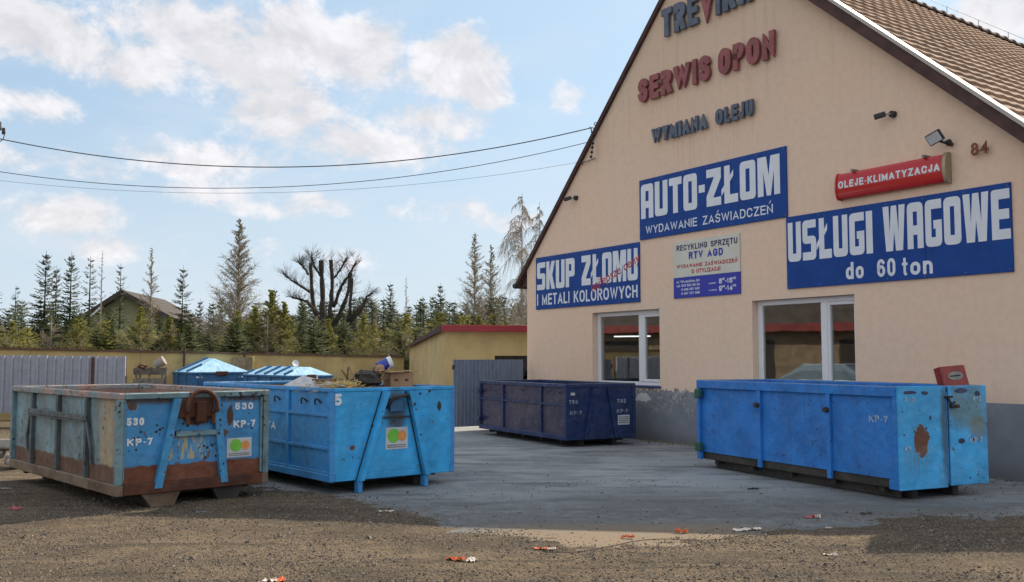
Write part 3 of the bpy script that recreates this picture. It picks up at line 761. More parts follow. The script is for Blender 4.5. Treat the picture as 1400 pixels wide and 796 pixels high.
W1 = (2.56, 4.74, 1.10, 2.637); W2 = (7.19, 9.345, 1.10, 2.667)
rect = lambda w_: [(w_[0], w_[2]), (w_[1], w_[2]), (w_[1], w_[3]), (w_[0], w_[3])]
outline_wall([(0, -.05), (WR, -.05), (WR, under(WR)), (SA, ZA), (0, under(0))], [rect(W1), rect(W2)], 0, .32, 'facade_wall', M_wall, house)
DEP = 13
MB().box((0, .322, -.05), (.3, DEP-.302, under(0)-.02)).build('side_wall', M_wall, house)
MB().box((WR-.3, .322, -.05), (WR, DEP-.302, under(WR)-.02)).build('side_wall', M_wall, house)
outline_wall([(0, -.05), (WR, -.05), (WR, under(WR)-.6), (SA, ZA-1), (0, under(0)-.6)], [], DEP-.3, DEP, 'back_wall', M_wall, house)
# rooms behind the windows
def room(x0, x1, y1, h):
    mb = MB()
    mb.box((x0-.05, .34, .02), (x1+.05, y1, .06)).box((x0-.05, .34, h), (x1+.05, y1, h+.05)).box((x0-.05, y1, .02), (x1+.05, y1+.05, h+.05))
    mb.box((x0-.1, .34, .02), (x0-.05, y1, h+.05)).box((x1+.05, .34, .02), (x1+.1, y1, h+.05))
    mb.build('room_wall', M_room, house)
room(.55, 5.6, 5.0, 2.95); room(6.2, 10.6, 4.6, 2.95)
def window(w_, mull, wide, parent, lampz=None):
    x0, x1, z0, z1 = w_
    fr = MB(); t = .065; ya, yb = .13, .20
    fr.box((x0+.002, ya, z0+.002), (x0+t+.05, yb, z1-.002), .006).box((x1-.06, ya, z0+.002), (x1-.002, yb, z1-.002), .006)
    fr.box((x0+t+.05, ya+.003, z1-.09), (x1-.06, yb-.003, z1-.002), .006).box((x0+t+.05, ya+.003, z0+.002), (x1-.06, yb-.003, z0+.07), .006)
    fr.box((mull-.065, ya-.012, z0+.07), (mull+.065, yb, z1-.09), .006)
    win = fr.build('window', M_frame, parent)
    # the opening sash on the right
    s_ = MB(); a, b_ = mull+.068, x1-.063; zz0, zz1 = z0+.073, z1-.093
    s_.box((a, ya-.01, zz0), (a+.05, yb-.01, zz1), .005).box((b_-.045, ya-.01, zz0), (b_, yb-.01, zz1), .005)
    s_.box((a+.05, ya-.008, zz1-.05), (b_-.045, yb-.01, zz1), .005).box((a+.05, ya-.008, zz0), (b_-.045, yb-.01, zz0+.055), .005)
    s_.build('sash', M_frame, win)
    MB().box((x0+t+.05, ya+.03, z0+.07), (mull-.065, ya+.036, z1-.09)).build('pane', M_glass, win)
    MB().box((a+.05, ya+.03, zz0+.055), (b_-.045, ya+.036, zz1-.05)).build('pane', M_glass, win)
    MB().box((x0-.02, -.05, z0-.035), (x1+.03, ya-.015, z0+.001), .006).build('window_sill', M_sill, win)
    return win
window(W1, 4.03, .12, house); window(W2, 8.65, .14, house)
# items seen inside: tube light, plinth rail
t_ = thing('ceiling_light', 'lit fluorescent tube hanging inside behind the left window', 'light', P1, ang)
MB().tube([(.84, 2.0, 2.18), (2.16, 2.0, 2.165)], .014, 8).build('tube', M_tube, t_)
MB().bar((.8, 2.0, 2.23), (2.2, 2.0, 2.215), .08, .04).build('fixture', M_frame, t_)
for x_ in (1.0, 2.0): MB().bar((x_, 2.0, 2.25), (x_, 2.0, 2.95), .01, .01).build('hanger', M_metal, t_)

# roof
RF, RB = -.20, DEP+.2           # along y
EL_, ER_ = -.38, 13.25          # eaves
zE_L, zE_R = 3.77+1.013*EL_, 7.57-.882*(ER_-8.84)
def ridge_z(y): return ZA - .05*(y-RF)
def rp(side, k, y, up=0.0):     # k 0 at ridge, 1 at eave
    e = EL_ if side < 0 else ER_; ze = zE_L if side < 0 else zE_R
    s = SA+(e-SA)*k; z = ridge_z(y)+(ze-ridge_z(y))*k
    n = Vector((-(ze-ZA), 0, e-SA))*(1 if side > 0 else -1); n.normalize()
    return Vector((s, y, z))+n*up
def slab(side, y0, y1, u0, u1, k0=0, k1=1, name='roof_deck', mat=M_brown, parent=house):
    nk = 10; ny = max(1, int((y1-y0)/.8)); mb = MB()
    idx = lambda L_, i, j: L_*(nk+1)*(ny+1)+i*(ny+1)+j
    for u in (u0, u1):
        for i in range(nk+1):
            for j in range(ny+1): mb.v.append(tuple(rp(side, k0+(k1-k0)*i/nk, y0+(y1-y0)*j/ny, u)))
    for i in range(nk):
        for j in range(ny):
            mb.f.append((idx(1, i, j), idx(1, i+1, j), idx(1, i+1, j+1), idx(1, i, j+1))); mb.f.append((idx(0, i, j+1), idx(0, i+1, j+1), idx(0, i+1, j), idx(0, i, j)))
        mb.f.append((idx(0, i, 0), idx(0, i+1, 0), idx(1, i+1, 0), idx(1, i, 0))); mb.f.append((idx(1, i, ny), idx(1, i+1, ny), idx(0, i+1, ny), idx(0, i, ny)))
    for j in range(ny):
        mb.f.append((idx(0, 0, j+1), idx(0, 0, j), idx(1, 0, j), idx(1, 0, j+1))); mb.f.append((idx(0, nk, j), idx(0, nk, j+1), idx(1, nk, j+1), idx(1, nk, j)))
    return mb.build(name, mat, parent)
slab(1, RF+.03, RB, .002, .05); slab(-1, -.05, RB, .002, .04)
slab(-1, .052, RB, .042, .085, 0, 1, 'left_roof_covering', M_ridge)
slab(1, RF, RF+.028, -.05, .115, 0, 1, 'fascia_board', M_brown)
slab(-1, -.075, -.055, .0, .058, 0, 1, 'fascia_board', M_brown)
slab(1, RF-.02, RF+.20, .12, .172, 0.0, 1.002, 'verge_flashing', M_flash)
slab(-1, -.08, 0.05, .060, .085, 0.0, 1.002, 'verge_flashing', M_brown)
# eave soffit and gutter on the left corner
MB().prism([(EL_+.02, 0, zE_L-.0), (-.003, 0, under(0)-.03), (-.003, 0, zE_L+.02)], (0, .05, 0), (0, DEP, 0)).build('soffit', M_brown, house)
MB().tube([(EL_-.06, RF+.1, zE_L+.03), (EL_-.06, RB, zE_L+.02)], .065, 10).build('gutter', M_dark, house)
MB().tube([(ER_+.06, RF+.1, zE_R+.03), (ER_+.06, RB, zE_R+.02)], .065, 10).build('gutter', M_brown, house)
# added unseen slab on posts at the right-hand corner, shaping the yard shadow
def hl(X, Y): v = Vector((X, Y, 0))-P1; return (v.x*.54176-v.y*.84053, v.x*.84053+v.y*.54176)
cp = [hl(6.42, 11.62), hl(11.0, 11.4), hl(11.4, 13.2), hl(7.15, 12.36), hl(6.66, 12.2)]
MB().prism([(a, b, 4.45) for a, b in cp], (0, 0, 0), (0, 0, .12)).build('shadow_slab', M_brown, house)
for a, b in (hl(10.6, 11.6), hl(10.9, 12.8)): MB().box((a-.05, b-.05, 0), (a+.05, b+.05, 4.449)).build('shadow_slab_post', M_metal, house)
# roof tiles on the right slope
def tile_mesh():
    mb = MB(); wd, ln = .305, .40; prof = []
    for i in range(7):
        u = i/6; prof.append((u*wd, .007*cos(u*2*pi) + .03))
    n = 7
    for (yy, lift) in ((0, .062), (ln, 0.0)):          # front (lower) lip lifted
        for (a, b) in prof: mb.v.append((a, yy, b+lift))
    for (a, b) in prof: mb.v.append((a, 0, b-.005))
    for i in range(n-1):
        mb.f.append((i, i+1, n+i+1, n+i)); mb.f.append((2*n+i, 2*n+i+1, i+1, i))
    mb.f.append((n-1, 2*n+n-1, 2*n-1)); mb.f.append((0, n, 2*n))
    me = bpy.data.meshes.new('roof_tile'); me.from_pydata(mb.v, [], mb.f); me.materials.append(M_tile); me.update(); return me, mb
tme, tmb = tile_mesh()
tiles = []
slope_len = (rp(1, 1, 0)-rp(1, 0, 0)).length; G_ = .31; rows = int(slope_len/G_); cols = int((RB-(RF+.22))/.30)
for r_ in range(rows):
    k1 = (r_+1)*G_/slope_len
    for c_ in range(cols):
        y = RF+.225+c_*.30
        o = rp(1, k1, y, .05); up = rp(1, k1, y, 1.05)-o; up.normalize()
        yd = rp(1, k1-.03, y, .05)-o; yd.normalize()
        xd = yd.cross(up)                          # along -? keep right handed
        jit = random.uniform(-.004, .004)
        M = Matrix((xd, yd, up)).transposed().to_4x4(); M.translation = o+up*jit
        # tile's x runs along xd; ensure it covers the right span
        tiles.append(((house_dist := (Vector((cos(ang)*o.x-sin(ang)*o.y, sin(ang)*o.x+cos(ang)*o.y, o.z))+P1-cam.location).length), M))
tiles.sort(key=lambda t: t[0])
vis = []; rest = []
for t in tiles:
    wp = Matrix.Translation(P1) @ Matrix.Rotation(ang, 4, 'Z') @ t[1].translation
    px = 700+1300*wp.x/wp.y; py = 490-(wp.z-1.65)/wp.y*1300
    (vis if (px < 1430 and py > -20 and len(vis) < 300) else rest).append(t)
for _, M in vis: inst(tme, 'roof_tile', house, M)
mb = MB()
for _, M in rest: mb.add([M @ Vector(v) for v in tmb.v], tmb.f)
tag(mb.build('roof_tile_field', M_tile, house), kind='stuff')
# ridge tiles
rmb = MB(); n_ = 8; ln = .40
for (yy, r_) in ((0, .135), (ln*.12, .15), (ln*.2, .125), (ln, .105)):
    for i in range(n_+1):
        an = pi*i/n_; rmb.v.append((cos(an)*r_*1.1, yy, sin(an)*r_))
for j in range(3):
    for i in range(n_): a = j*(n_+1)+i; rmb.f.append((a, a+n_+1, a+n_+2, a+1))
rmb.f.append(tuple(range(n_+1)))
rme = bpy.data.meshes.new('ridge_tile'); rme.from_pydata(rmb.v, [], rmb.f); rme.materials.append(M_ridge); rme.update()
y = RF
while y < RB:
    inst(rme, 'ridge_tile', house, Matrix.Translation((SA, y, ridge_z(y)+.10))); y += .37
lc = thing('lightning_conductor', 'thin lightning conductor wire on small posts above the roof ridge', 'wire', P1, ang)
pp = []
for i in range(11):
    y = .1+i*1.3; MB().tube([(SA, y, ridge_z(y)+.2), (SA, y, ridge_z(y)+.42)], .008, 5).build('post', M_metal, lc)
    pp.append((SA, y, ridge_z(y)+.41))
MB().tube(pp, .006, 5).build('wire', M_metal, lc)

# ------------------------------------------------------------------ signs on the facade
def sign(name, label, x0, x1, z0, z1, mat=M_signblue):
    t = thing(name, label, 'sign', P1, ang)
    n_ = 3
    for i in range(n_):
        a = x0+(x1-x0)*i/n_; b_ = x0+(x1-x0)*(i+1)/n_
        MB().box((a+(.002 if i else 0), -.03-.0006*(i % 2), z0), (b_-(.002 if i < n_-1 else 0), -.003, z1), .002).build('board', mat, t)
    for i in range(7):
        for z_ in (z0+.04, z1-.04):
            x_ = x0+.05+(x1-x0-.1)*i/6; MB().tube([(x_, -.029, z_), (x_, -.034, z_)], .010, 6).build('screw', M_metal, t)
    return t
YF = -.0335
s1 = sign('scrap_sign', 'blue SKUP ZŁOMU sign above the left window, red handwriting across it', .415, 4.175, 2.80, 4.03)
mk(block_word('SKUP', .47, 1.965, 3.255, 3.905, YF), 'lettering', M_signwhite, s1)
mk(block_word('ZLOMU', 2.225, 4.13, 3.255, 3.915, YF), 'lettering', M_signwhite, s1)
mk(sword('I METALI KOLOROWYCH', .475, 4.12, 2.895, .262, YF, t=.17, gap=.17, space=.38), 'lettering', M_signwhite, s1)
mk(text_fit('najlepsze ceny', 2.60, 4.30, 3.10, .20, -.0375, off=.004, slant=.1, rot=.32), 'handwriting', M_txred, s1)
s2 = sign('car_scrap_sign', 'blue AUTO-ZŁOM sign, highest and middle one of the printed boards', 4.20, 8.05, 4.062, 5.292)
mk(block_word('AUTO-ZLOM', 4.255, 7.91, 4.487, 5.187, YF), 'lettering', M_signwhite, s2)
mk(sword('WYDAWANIE ZAŚWIADCZEŃ', 4.395, 7.74, 4.163, .165, YF, t=.15, gap=.18, space=.5), 'lettering', M_signwhite, s2)
s3 = sign('weighing_sign', 'wide blue USŁUGI WAGOWE do 60 ton sign above the right window', 8.02, 11.935, 2.826, 4.055)
mk(block_word('USLUGI', 8.06, 9.735, 3.28, 3.95, YF), 'lettering', M_signwhite, s3)
mk(block_word('WAGOWE', 9.925, 11.92, 3.28, 3.975, YF), 'lettering', M_signwhite, s3)
mk(sword('do', 9.222, 9.555, 2.905, .27, YF, t=.19), 'lettering', M_signwhite, s3)
mk(sword('60', 9.80, 10.12, 2.90, .275, YF, t=.17), 'lettering', M_signwhite, s3)
mk(sword('ton', 10.235, 10.74, 2.89, .27, YF, t=.19), 'lettering', M_signwhite, s3)
s4 = thing('recycling_sign', 'small white and blue RECYKLING SPRZĘTU sign below the AUTO-ZŁOM board', 'sign', P1, ang)
MB().box((5.19, -.025, 2.81), (6.94, -.003, 3.21), .002).build('lower_board', M_recblue, s4)
MB().box((5.19, -.026, 3.211), (6.94, -.003, 3.915), .002).build('upper_board', M_cream, s4)
mk(sword('RECYKLING SPRZĘTU', 5.29, 6.89, 3.728, .112, -.029, t=.2, gap=.18), 'lettering', M_txnavy, s4)
mk(sword('RTV AGD', 5.63, 6.53, 3.545, .142, -.029, t=.24, gap=.2), 'lettering', M_recblue, s4)
mk(sword('WYDAWANIE ZAŚWIADCZEŃ', 5.29, 6.88, 3.385, .075, -.029, t=.22, gap=.2), 'lettering', M_txred, s4)
mk(sword('O UTYLIZACJI', 5.70, 6.455, 3.267, .08, -.029, t=.22, gap=.2), 'lettering', M_txred, s4)
for k, (tx, a, b_) in enumerate((('ul. Wodzińska 84', 5.28, 5.91), ('tel. 033 863 08 28', 5.28, 5.91), ('0 608 587 009', 5.41, 5.91), ('0 607 357 888', 5.41, 5.91))):
    mk(text_fit(tx, a, b_, 3.105-k*.077, .045, -.028, off=.012), 'lettering', M_signwhite, s4)
mk(text_fit('codzień', 6.15, 6.33, 3.033, .03, -.028), 'lettering', M_signwhite, s4)
mk(text_fit('w soboty', 6.15, 6.36, 2.905, .03, -.028), 'lettering', M_signwhite, s4)
for zb, a_, b_ in ((3.02, '8', '16'), (2.885, '9', '14')):
    mk(sword(a_, 6.415, 6.49, zb, .10, -.028, t=.22), 'lettering', M_signwhite, s4)
    mk(sword('00', 6.495, 6.56, zb+.062, .045, -.028, t=.22), 'lettering', M_signwhite, s4)
    mk(sword('-', 6.575, 6.61, zb, .10, -.028, t=.22), 'lettering', M_signwhite, s4)
    mk(sword(b_, 6.62, 6.755, zb, .10, -.028, t=.22), 'lettering', M_signwhite, s4)
    mk(sword('00', 6.765, 6.84, zb+.062, .045, -.028, t=.22), 'lettering', M_signwhite, s4)

def letters(name, label, words, z0, H, mat, depth=.055, t_=.27, special=None, gap=.16):
    t = thing(name, label, 'lettering', P1, ang)
    for (wd, x0, x1) in words:
        pr = []; sword(wd, x0+.05, x1+.05, z0, H, -.085, t=t_, gap=gap, depth=depth, parts=pr)
        for c, q, fs in pr:
            if special and c == special[0]: q = [(x, y, z0+H-(z0+H-z)*(H+special[2])/H) for x, y, z in q]
            o = MB().add(q, fs).build('letter', special[1] if special and c == special[0] else mat, t)
            cx = (min(v[0] for v in q)+max(v[0] for v in q))/2
            MB().tube([(cx, -.05, z0+H*.5), (cx, -.001, z0+H*.5)], .012, 6).build('stand_off', M_lredside, o)
    return t
letters('raised_lettering', 'slate blue TREVIRA letters with a red V, topmost on the gable', [('TREVIRA', 4.93, 7.35)], 8.06, .57, M_lblue, special=('V', M_lred, .08))
letters('raised_lettering', 'faded red SERWIS OPON letters in the middle of the gable', [('SERWIS', 4.20, 6.26), ('OPON', 6.48, 7.84)], 6.89, .49, M_lred)
letters('raised_lettering', 'smaller slate blue WYMIANA OLEJU letters below the red row', [('WYMIANA', 4.60, 6.16), ('OLEJU', 6.39, 7.31)], 5.975, .295, M_lblue, depth=.05, t_=.27)
hn = letters('house_number', 'rust red number 84 right of the floodlight', [('8', 11.365, 11.475), ('4', 11.50, 11.62)], 4.50, .18, M_num, depth=.02, t_=.17)
# light-box sign
lb = thing('light_box_sign', 'red curved OLEJE-KLIMATYZACJA light box above the weighing sign', 'sign', P1, ang)
x0, x1, zc, hh = 9.17, 11.02, 4.40, .205
def lens(xa, xb, s_, d_):
    mb = MB(); n = 12
    for xx in (xa, xb):
        for i in range(n+1):
            an = -pi/2+pi*i/n; mb.v.append((xx, -.08-cos(an)*d_, zc+sin(an)*s_))
        mb.v.append((xx, -.005, zc+s_)); mb.v.append((xx, -.005, zc-s_))
    m_ = n+3
    for i in range(m_): mb.f.append((i, (i+1) % m_, m_+(i+1) % m_, m_+i))
    mb.f.append(tuple(range(m_))[::-1]); mb.f.append(tuple(range(m_, 2*m_)))
    return mb
M_lbox = plain('light_box_red', (.48, .022, .022), .18, 0, .05, 2, bumps=0)
M_gold = plain('end_cap_champagne', (.35, .30, .20), .4, .4, .1)
lens(x0, x1, hh, .06).build('casing', M_lbox, lb, smooth=False)
lens(x0-.03, x0, hh+.012, .075).build('end_cap', M_lbox, lb); lens(x1, x1+.05, hh+.02, .085).build('end_cap', M_gold, lb)
SUBDIV = 5
VF = sword('OLEJE-KLIMATYZACJA', x0+.03, x1-.05, 4.36, .115, 0, t=.22, gap=.2, depth=.004)
SUBDIV = 1
mk(([(x, -.084-sqrt(max(0, 1-((z-zc)/hh)**2))*.06+y, z) for x, y, z in VF[0]], VF[1]), 'lettering', M_signwhite, lb)
for xx in (x0+.3, x1-.3): MB().box((xx-.02, -.16, zc+hh-.01), (xx+.02, -.001, zc+hh+.03)).build('bracket', M_metal, lb)
# floodlight
fl = thing('floodlight', 'square halogen floodlight above the right end of the red light box', 'lamp', P1, ang)
Mx = Matrix.Translation((10.97, -.24, 4.83)) @ Matrix.Rotation(radians(14), 4, 'Z') @ Matrix.Rotation(radians(24), 4, 'X') @ Matrix.Rotation(radians(-22), 4, 'Y')
MB().box((-.11, -.03, -.085), (.11, .05, .085), .012, Mx).build('housing', M_dark, fl)
MB().box((-.095, -.034, -.07), (.095, -.0305, .07), 0, Mx).build('glass_front', M_grey, fl)
MB().bar((10.97, -.18, 4.80), (11.08, -.09, 4.74), .03, .03).bar((11.08, -.09, 4.74), (11.08, -.001, 4.74), .05, .05).build('bracket', M_dark, fl)
MB().tube([(11.07, -.10, 4.76), (11.13, -.12, 4.76)], .035, 10).build('sensor', M_dark, fl)
def seccam(label, x, z, dirx):
    c = thing('security_camera', label, 'camera', P1, ang, 'security cameras on the gable')
    MB().tube([(x, -.001, z), (x, -.07, z)], [.055, .05], 12).build('mount', M_dark, c)
    MB().bar((x, -.07, z), (x+dirx*.11, -.13, z+.005), .02, .02).build('arm', M_metal, c)
    MB().bar((x+dirx*.07, -.11, z+.01), (x+dirx*.21, -.20, z-.03), .08, .075, c=.01).build('body', M_dark, c)
seccam('dark security camera high on the right side of the gable', 10.15, 5.385, -1)
seccam('dark security camera near the left slope of the gable', 2.02, 5.25, -1)

# ------------------------------------------------------------------ overhead cables
def fpt(s, z, off): return P1 + Vector((.54176, -.84053, 0))*s - Vector((.84053, .54176, 0))*off + Vector((0, 0, z))
hk = thing('cable_bracket', 'wall bracket with a hanging chain of insulators near the left roof slope', 'bracket', P1, ang)
MB().tube([(2.72, -.001, 6.70), (2.72, -.16, 6.70), (2.80, -.19, 6.66), (2.84, -.19, 6.45), (2.82, -.15, 6.38)], .014, 6).build('hook', M_dark, hk)
MB().tube([(2.93+cos(a)*.045, -.17, 6.73+sin(a)*.03) for a in [i*pi/4 for i in range(9)]], .009, 6).build('eyelet', M_dark, hk)
MB().tube([(2.84, -.17, 6.45), (2.74, -.13, 6.02)], .008, 5).build('chain', M_dark, hk)
for q, (a, b) in enumerate(((2.81, 6.33), (2.79, 6.24), (2.77, 6.14), (2.745, 6.04))):
    MB().tube([(a, -.15, b+.028), (a, -.15, b), (a, -.15, b-.028)], [.02, .038, .02], 8).build('insulator', M_dark, hk)
MB().tube([(2.25, -.001, 5.98), (2.25, -.09, 5.98), (2.5, -.05, 6.0), (2.75, -.03, 6.03)], .010, 6).build('conduit', M_dark, hk)
pole_xy = Vector((-11.9, 20.6, 0))
def cable(name, label, a, b, sag, r, twist=0):
    a = Vector(a); b = Vector(b); pts = []
    for i in range(61):
        t = i/60; p = a.lerp(b, t); p.z -= 4*sag*t*(1-t); pts.append(p)
    mb = MB()
    if twist:
        for ph in (0, pi):
            q = []
            for i in range(301):
                t = i/300; p = a.lerp(b, t); p.z -= 4*sag*t*(1-t); an = ph+t*twist
                q.append(p+Vector((0, cos(an), sin(an)))*r*.9)
            mb.tube(q, r, 4)
    else: mb.tube(pts, r, 5)
    o = mb.build(name, M_wire); tag(o, label, 'cable', 'overhead cables'); return o
def pix(x, y, D): return Vector(((x-700)/1300*D, D, 0)) if y is None else None
import math as _m
def at(x, y, Dp):
    p = _m.atan(92/1300); v = Vector((0, cos(p), sin(p)))*1300+Vector((1, 0, 0))*(x-700)+Vector((0, -sin(p), cos(p)))*(398-y)
    return cam.location+v*(Dp/v.y)
cable('overhead_cable', 'thick twisted overhead cable, uppermost of the three', at(-25, 184.5, 20.6), fpt(2.74, 6.68, .16), .79, .012, 0)
cable('overhead_cable', 'thin overhead cable, middle one of the three', at(-25, 231, 20.6), fpt(2.55, 6.43, .03), .70, .008)
cable('overhead_cable', 'faint thin overhead cable, lowest of the three', at(-25, 244, 20.6), fpt(2.2, 6.04, .03), .50, .0035)
po = thing('power_pole', 'concrete power pole at the left edge carrying the cables on a bracket', 'pole', (pole_xy.x, pole_xy.y, 0))
MB().tube([(0, 0, -.1), (0, 0, 6.9)], [.16, .11], 12).build('pole', M_con, po)
b0 = at(2, 172, 20.6)-po.location
MB().bar((0, 0, 6.72), (b0.x-.02, 0, 6.72), .05, .05).build('cross_arm', M_metal, po)
MB().tube([(b0.x-.05, 0, 6.66), (b0.x-.05, 0, 6.84)], [.055, .04], 8).tube([(b0.x+.05, 0, 6.56), (b0.x+.05, 0, 6.70)], .035, 8).build('insulator', M_dark, po)
MB().tube([(b0.x+.09, 0, 6.62), (b0.x+.05, 0, 6.45), (b0.x-.15, 0, 6.3), (-.1, 0, 6.2)], .01, 5).build('jumper_cable', M_wire, po)

# ------------------------------------------------------------------ skips
def side_text(body, ya, yb, z0, cap, xf, name, mat, parent, off=.02):
    """lettering on the left side (facing -x), reading from ya (far) to yb (near)"""
    VF = sword(body, 0, abs(ya-yb), z0, cap, 0, t=.23, gap=.2)
    return mk(([(xf+y, ya-x, z) for x, y, z in VF[0]], VF[1]), name, mat, parent)
def end_text(body, xa, xb, z0, cap, yf, parent, off=.03, mat=None, k_t=.2):
    return mk(sword(body, xa, xb, z0, cap, yf-.001, t=.24, gap=.2), 'lettering', mat or M_white, parent)
def sticker(parent, x0, x1, z0, z1, yf, orange=True):
    st = MB().box((x0, yf, z0), (x1, yf+.003, z1)).build('sticker', M_grey, parent)
    w_ = x1-x0; h_ = z1-z0
    def disc(cx, cz, r, mat, y):
        mb = MB(); mb.v = [(cx+cos(2*pi*i/20)*r, y, cz+sin(2*pi*i/20)*r) for i in range(20)]; mb.f = [tuple(range(20))]
        mb.build('emblem', mat, st)
    disc(x0+w_*.36, z0+h_*.62, h_*.33, M_green, yf-.002); disc(x0+w_*.74, z0+h_*.60, h_*.24, M_orange, yf-.003)
    mb = MB()
    for k in range(2): mb.box((x0+w_*.08, yf-.002, z0+h_*(.08+.09*k)), (x1-w_*.08, yf-.0005, z0+h_*(.12+.09*k)))
    mb.build('print', M_metal, st)
M_green = plain('sticker_green', (.16, .50, .05), .5, 0, .15, 12, bumps=0)
M_orange = plain('sticker_orange', (.70, .28, .08), .5, 0, .15, 12, bumps=0)
def skip(name, label, loc, rz, W, L, z0, z1, mats, ribs, **k):
    """open scrap skip; local origin = near corner on the ground, x across the end, y along the side"""
    t = thing(name, label, 'skip', (*loc, 0), rz, k.get('group', 'open scrap skips in the yard'))
    E_, S_, R_, T_, B_, I_ = [mats[q] for q in ('end', 'side', 'rail', 'top', 'bottom', 'inside')]
    rt = k.get('rt', .07); rb = k.get('rb', .09); pw = .07; th = .02; rec = k.get('rec', .04)
    # floor
    fi = k.get('bi', 0)+.085
    MB().box((fi, fi, z0+.03), (W-fi, L-fi, z0+.06)).build('floor', I_, t)
    # side and end panels (outer skin + thin inner skin)
    zt = z1-rt; zb = z0+rb; bi = k.get('bi', 0)
    MB().box((.012, .012, z1), (W-.012, .03, z1+.005)).box((.012, L-.03, z1), (W-.012, L-.012, z1+.005)).box((.012, .03, z1), (.03, L-.03, z1+.005)).box((W-.03, .03, z1), (W-.012, L-.03, z1+.005)).build('rim_edge', M_c1top, t)
    MB().box((rec, pw, zb), (rec+th, L-pw, zt)).build('side_panel', S_, t)
    MB().box((W-rec-th, pw, zb), (W-rec, L-pw, zt)).build('side_panel', S_, t)
    MB().box((rec+th+.001, pw, zb), (rec+th+.004, L-pw, zt)).box((W-rec-th-.004, pw, zb), (W-rec-th-.001, L-pw, zt)).build('lining', I_, t)
    er = k.get('end_rec', rec)
    if not k.get('door_end'):
        MB().box((pw, er, zb), (W-pw, er+th, zt)).build('end_panel', E_, t)
    MB().box((pw, L-er-th, zb), (W-pw, L-er, zt)).build('end_panel', E_, t)
    MB().box((pw, L-er-th-.004, zb), (W-pw, L-er-th-.001, zt)).box((pw, er+th+.001, zb), (W-pw, er+th+.004, zt)).build('lining', I_, t)
    # rails
    MB().box((0, 0, zt), (rt, L, z1), .008).build('top_rail', T_, t)
    MB().box((W-rt, 0, zt), (W, L, z1), .008).build('top_rail', T_, t)
    MB().box((rt, .002, zt+.002), (W-rt, rt, z1-.002), .008).build('top_rail', k.get('endtop', T_), t)
    MB().box((rt, L-rt, zt+.002), (W-rt, L-.002, z1-.002), .008).build('top_rail', T_, t)
    MB().box((bi, 0, z0), (.08+bi, L, zb), .008).build('bottom_rail', B_, t)
    MB().box((W-.08-bi, 0, z0), (W-bi, L, zb), .008).build('bottom_rail', B_, t)
    if not k.get('door_end'): MB().box((.08, .002, z0+.002), (W-.08, .08, zb-.002), .008).build('bottom_rail', k.get('endbot', B_), t)
    MB().box((.08, L-.08, z0+.002), (W-.08, L-.002, zb-.002), .008).build('bottom_rail', B_, t)
    for (a, b) in ((0, 0), (W-pw, 0), (0, L-pw), (W-pw, L-pw)):
        MB().box((a, b, zb), (a+pw, b+pw, zt), .006).build('corner_post', R_, t)
    for y in ribs:
        MB().box((.004, y-.035, k.get('ribz', zb)), (rec, y+.035, zt), .005).build('rib', k.get('ribmat', R_), t)
        MB().box((W-rec, y-.035, k.get('ribz', zb)), (W-.004, y+.035, zt), .005).build('rib', k.get('ribmat', R_), t)
    # runners and cross members
    for x in (W*.27, W*.73):
        MB().box((x-.05, .12, .0), (x+.05, L-.1, z0-.002), .01).build('runner', k.get('under', M_under), t)
    mb = MB()
    for i in range(5): y = .35+i*(L-.7)/4; mb.box((.1, y-.04, z0-.06), (W-.1, y+.04, z0-.003))
    mb.build('cross_member', M_under, t)
    return t
# --- rusty skip 530 on the left
c1 = skip('scrap_skip', 'worn blue skip numbered 530 with rusty lower band and hook loop', (-4.24, 10.3), atan2(.68, .733), 1.8, 3.9, .165, 1.27,
     dict(end=M_c1end, side=M_c1side, rail=M_c1rail, top=M_c1top, bottom=M_c1bot, inside=M_inside), [1.02, 2.02, 3.02], ribmat=M_c1dark, rb=.12, endtop=M_c1rail, endbot=M_rust, rec=.055)
def a_frame(t, x, top, bot, z_top, z_bot, yf, mat, wd=.08):
    for i in (0, 1):
        MB().prism([(top[i]-wd/2, 0, z_top), (top[i]+wd/2, 0, z_top), (bot[i]+wd/2, 0, z_bot), (bot[i]-wd/2, 0, z_bot)], (0, yf, 0), (0, yf+.06, 0)).build('brace', mat, t)
a_frame(c1, 0, (.66, 1.12), (.46, 1.24), 1.198, .22, -.012, M_c1brace, .085)
MB().box((.68, .0, .98), (1.10, .045, 1.198), .01).build('hook_plate', M_rust, c1)
MB().box((.655, -.005, .77), (1.14, .04, .83), .008).build('cross_bar', M_c1rail, c1)
def loop(t, cx, cz, r, rr, yf, mat, name='hook_loop', a0=-.35, a1=pi+.35, zs=1.0):
    MB().tube([(cx+cos(a0+(a1-a0)*i/16)*r, yf, cz+sin(a0+(a1-a0)*i/16)*r*zs) for i in range(17)], rr, 8).build(name, mat, t, smooth=True)
loop(c1, .93, 1.10, .175, .028, -.055, M_rust, zs=1.05)
MB().box((.755, -.03, .90), (.80, .01, 1.06), .006).box((1.06, -.03, .90), (1.105, .01, 1.06), .006).box((.87, -.05, .92), (.99, .0, 1.16), .012).build('hook_lug', M_rust, c1)
for x in (.074, 1.70): MB().box((x, .018, .30), (x+.02, .055, 1.195), .004).build('inner_strip', M_c1rail, c1)
MB().box((-.014, .95, .93), (.004, 3.1, 1.0), .006).box((-.02, 1.0, .915), (.006, 3.05, .928)).build('side_bar', M_c1dark, c1)
for (ya, yb) in ((3.04, 3.2), (1.0, .84)):
    MB().tube([(.02, ya, .95), (.015, (ya*2+yb)/3, .85), (.02, yb, .62), (.03, yb, .45)], .022, 6).build('curved_brace', M_c1dark, c1)
MB().prism([(.42, 0, .0), (.66, 0, .0), (.74, 0, .162), (.30, 0, .162)], (0, .05, 0), (0, .12, 0)).build('skid_toe', M_c1bot, c1)
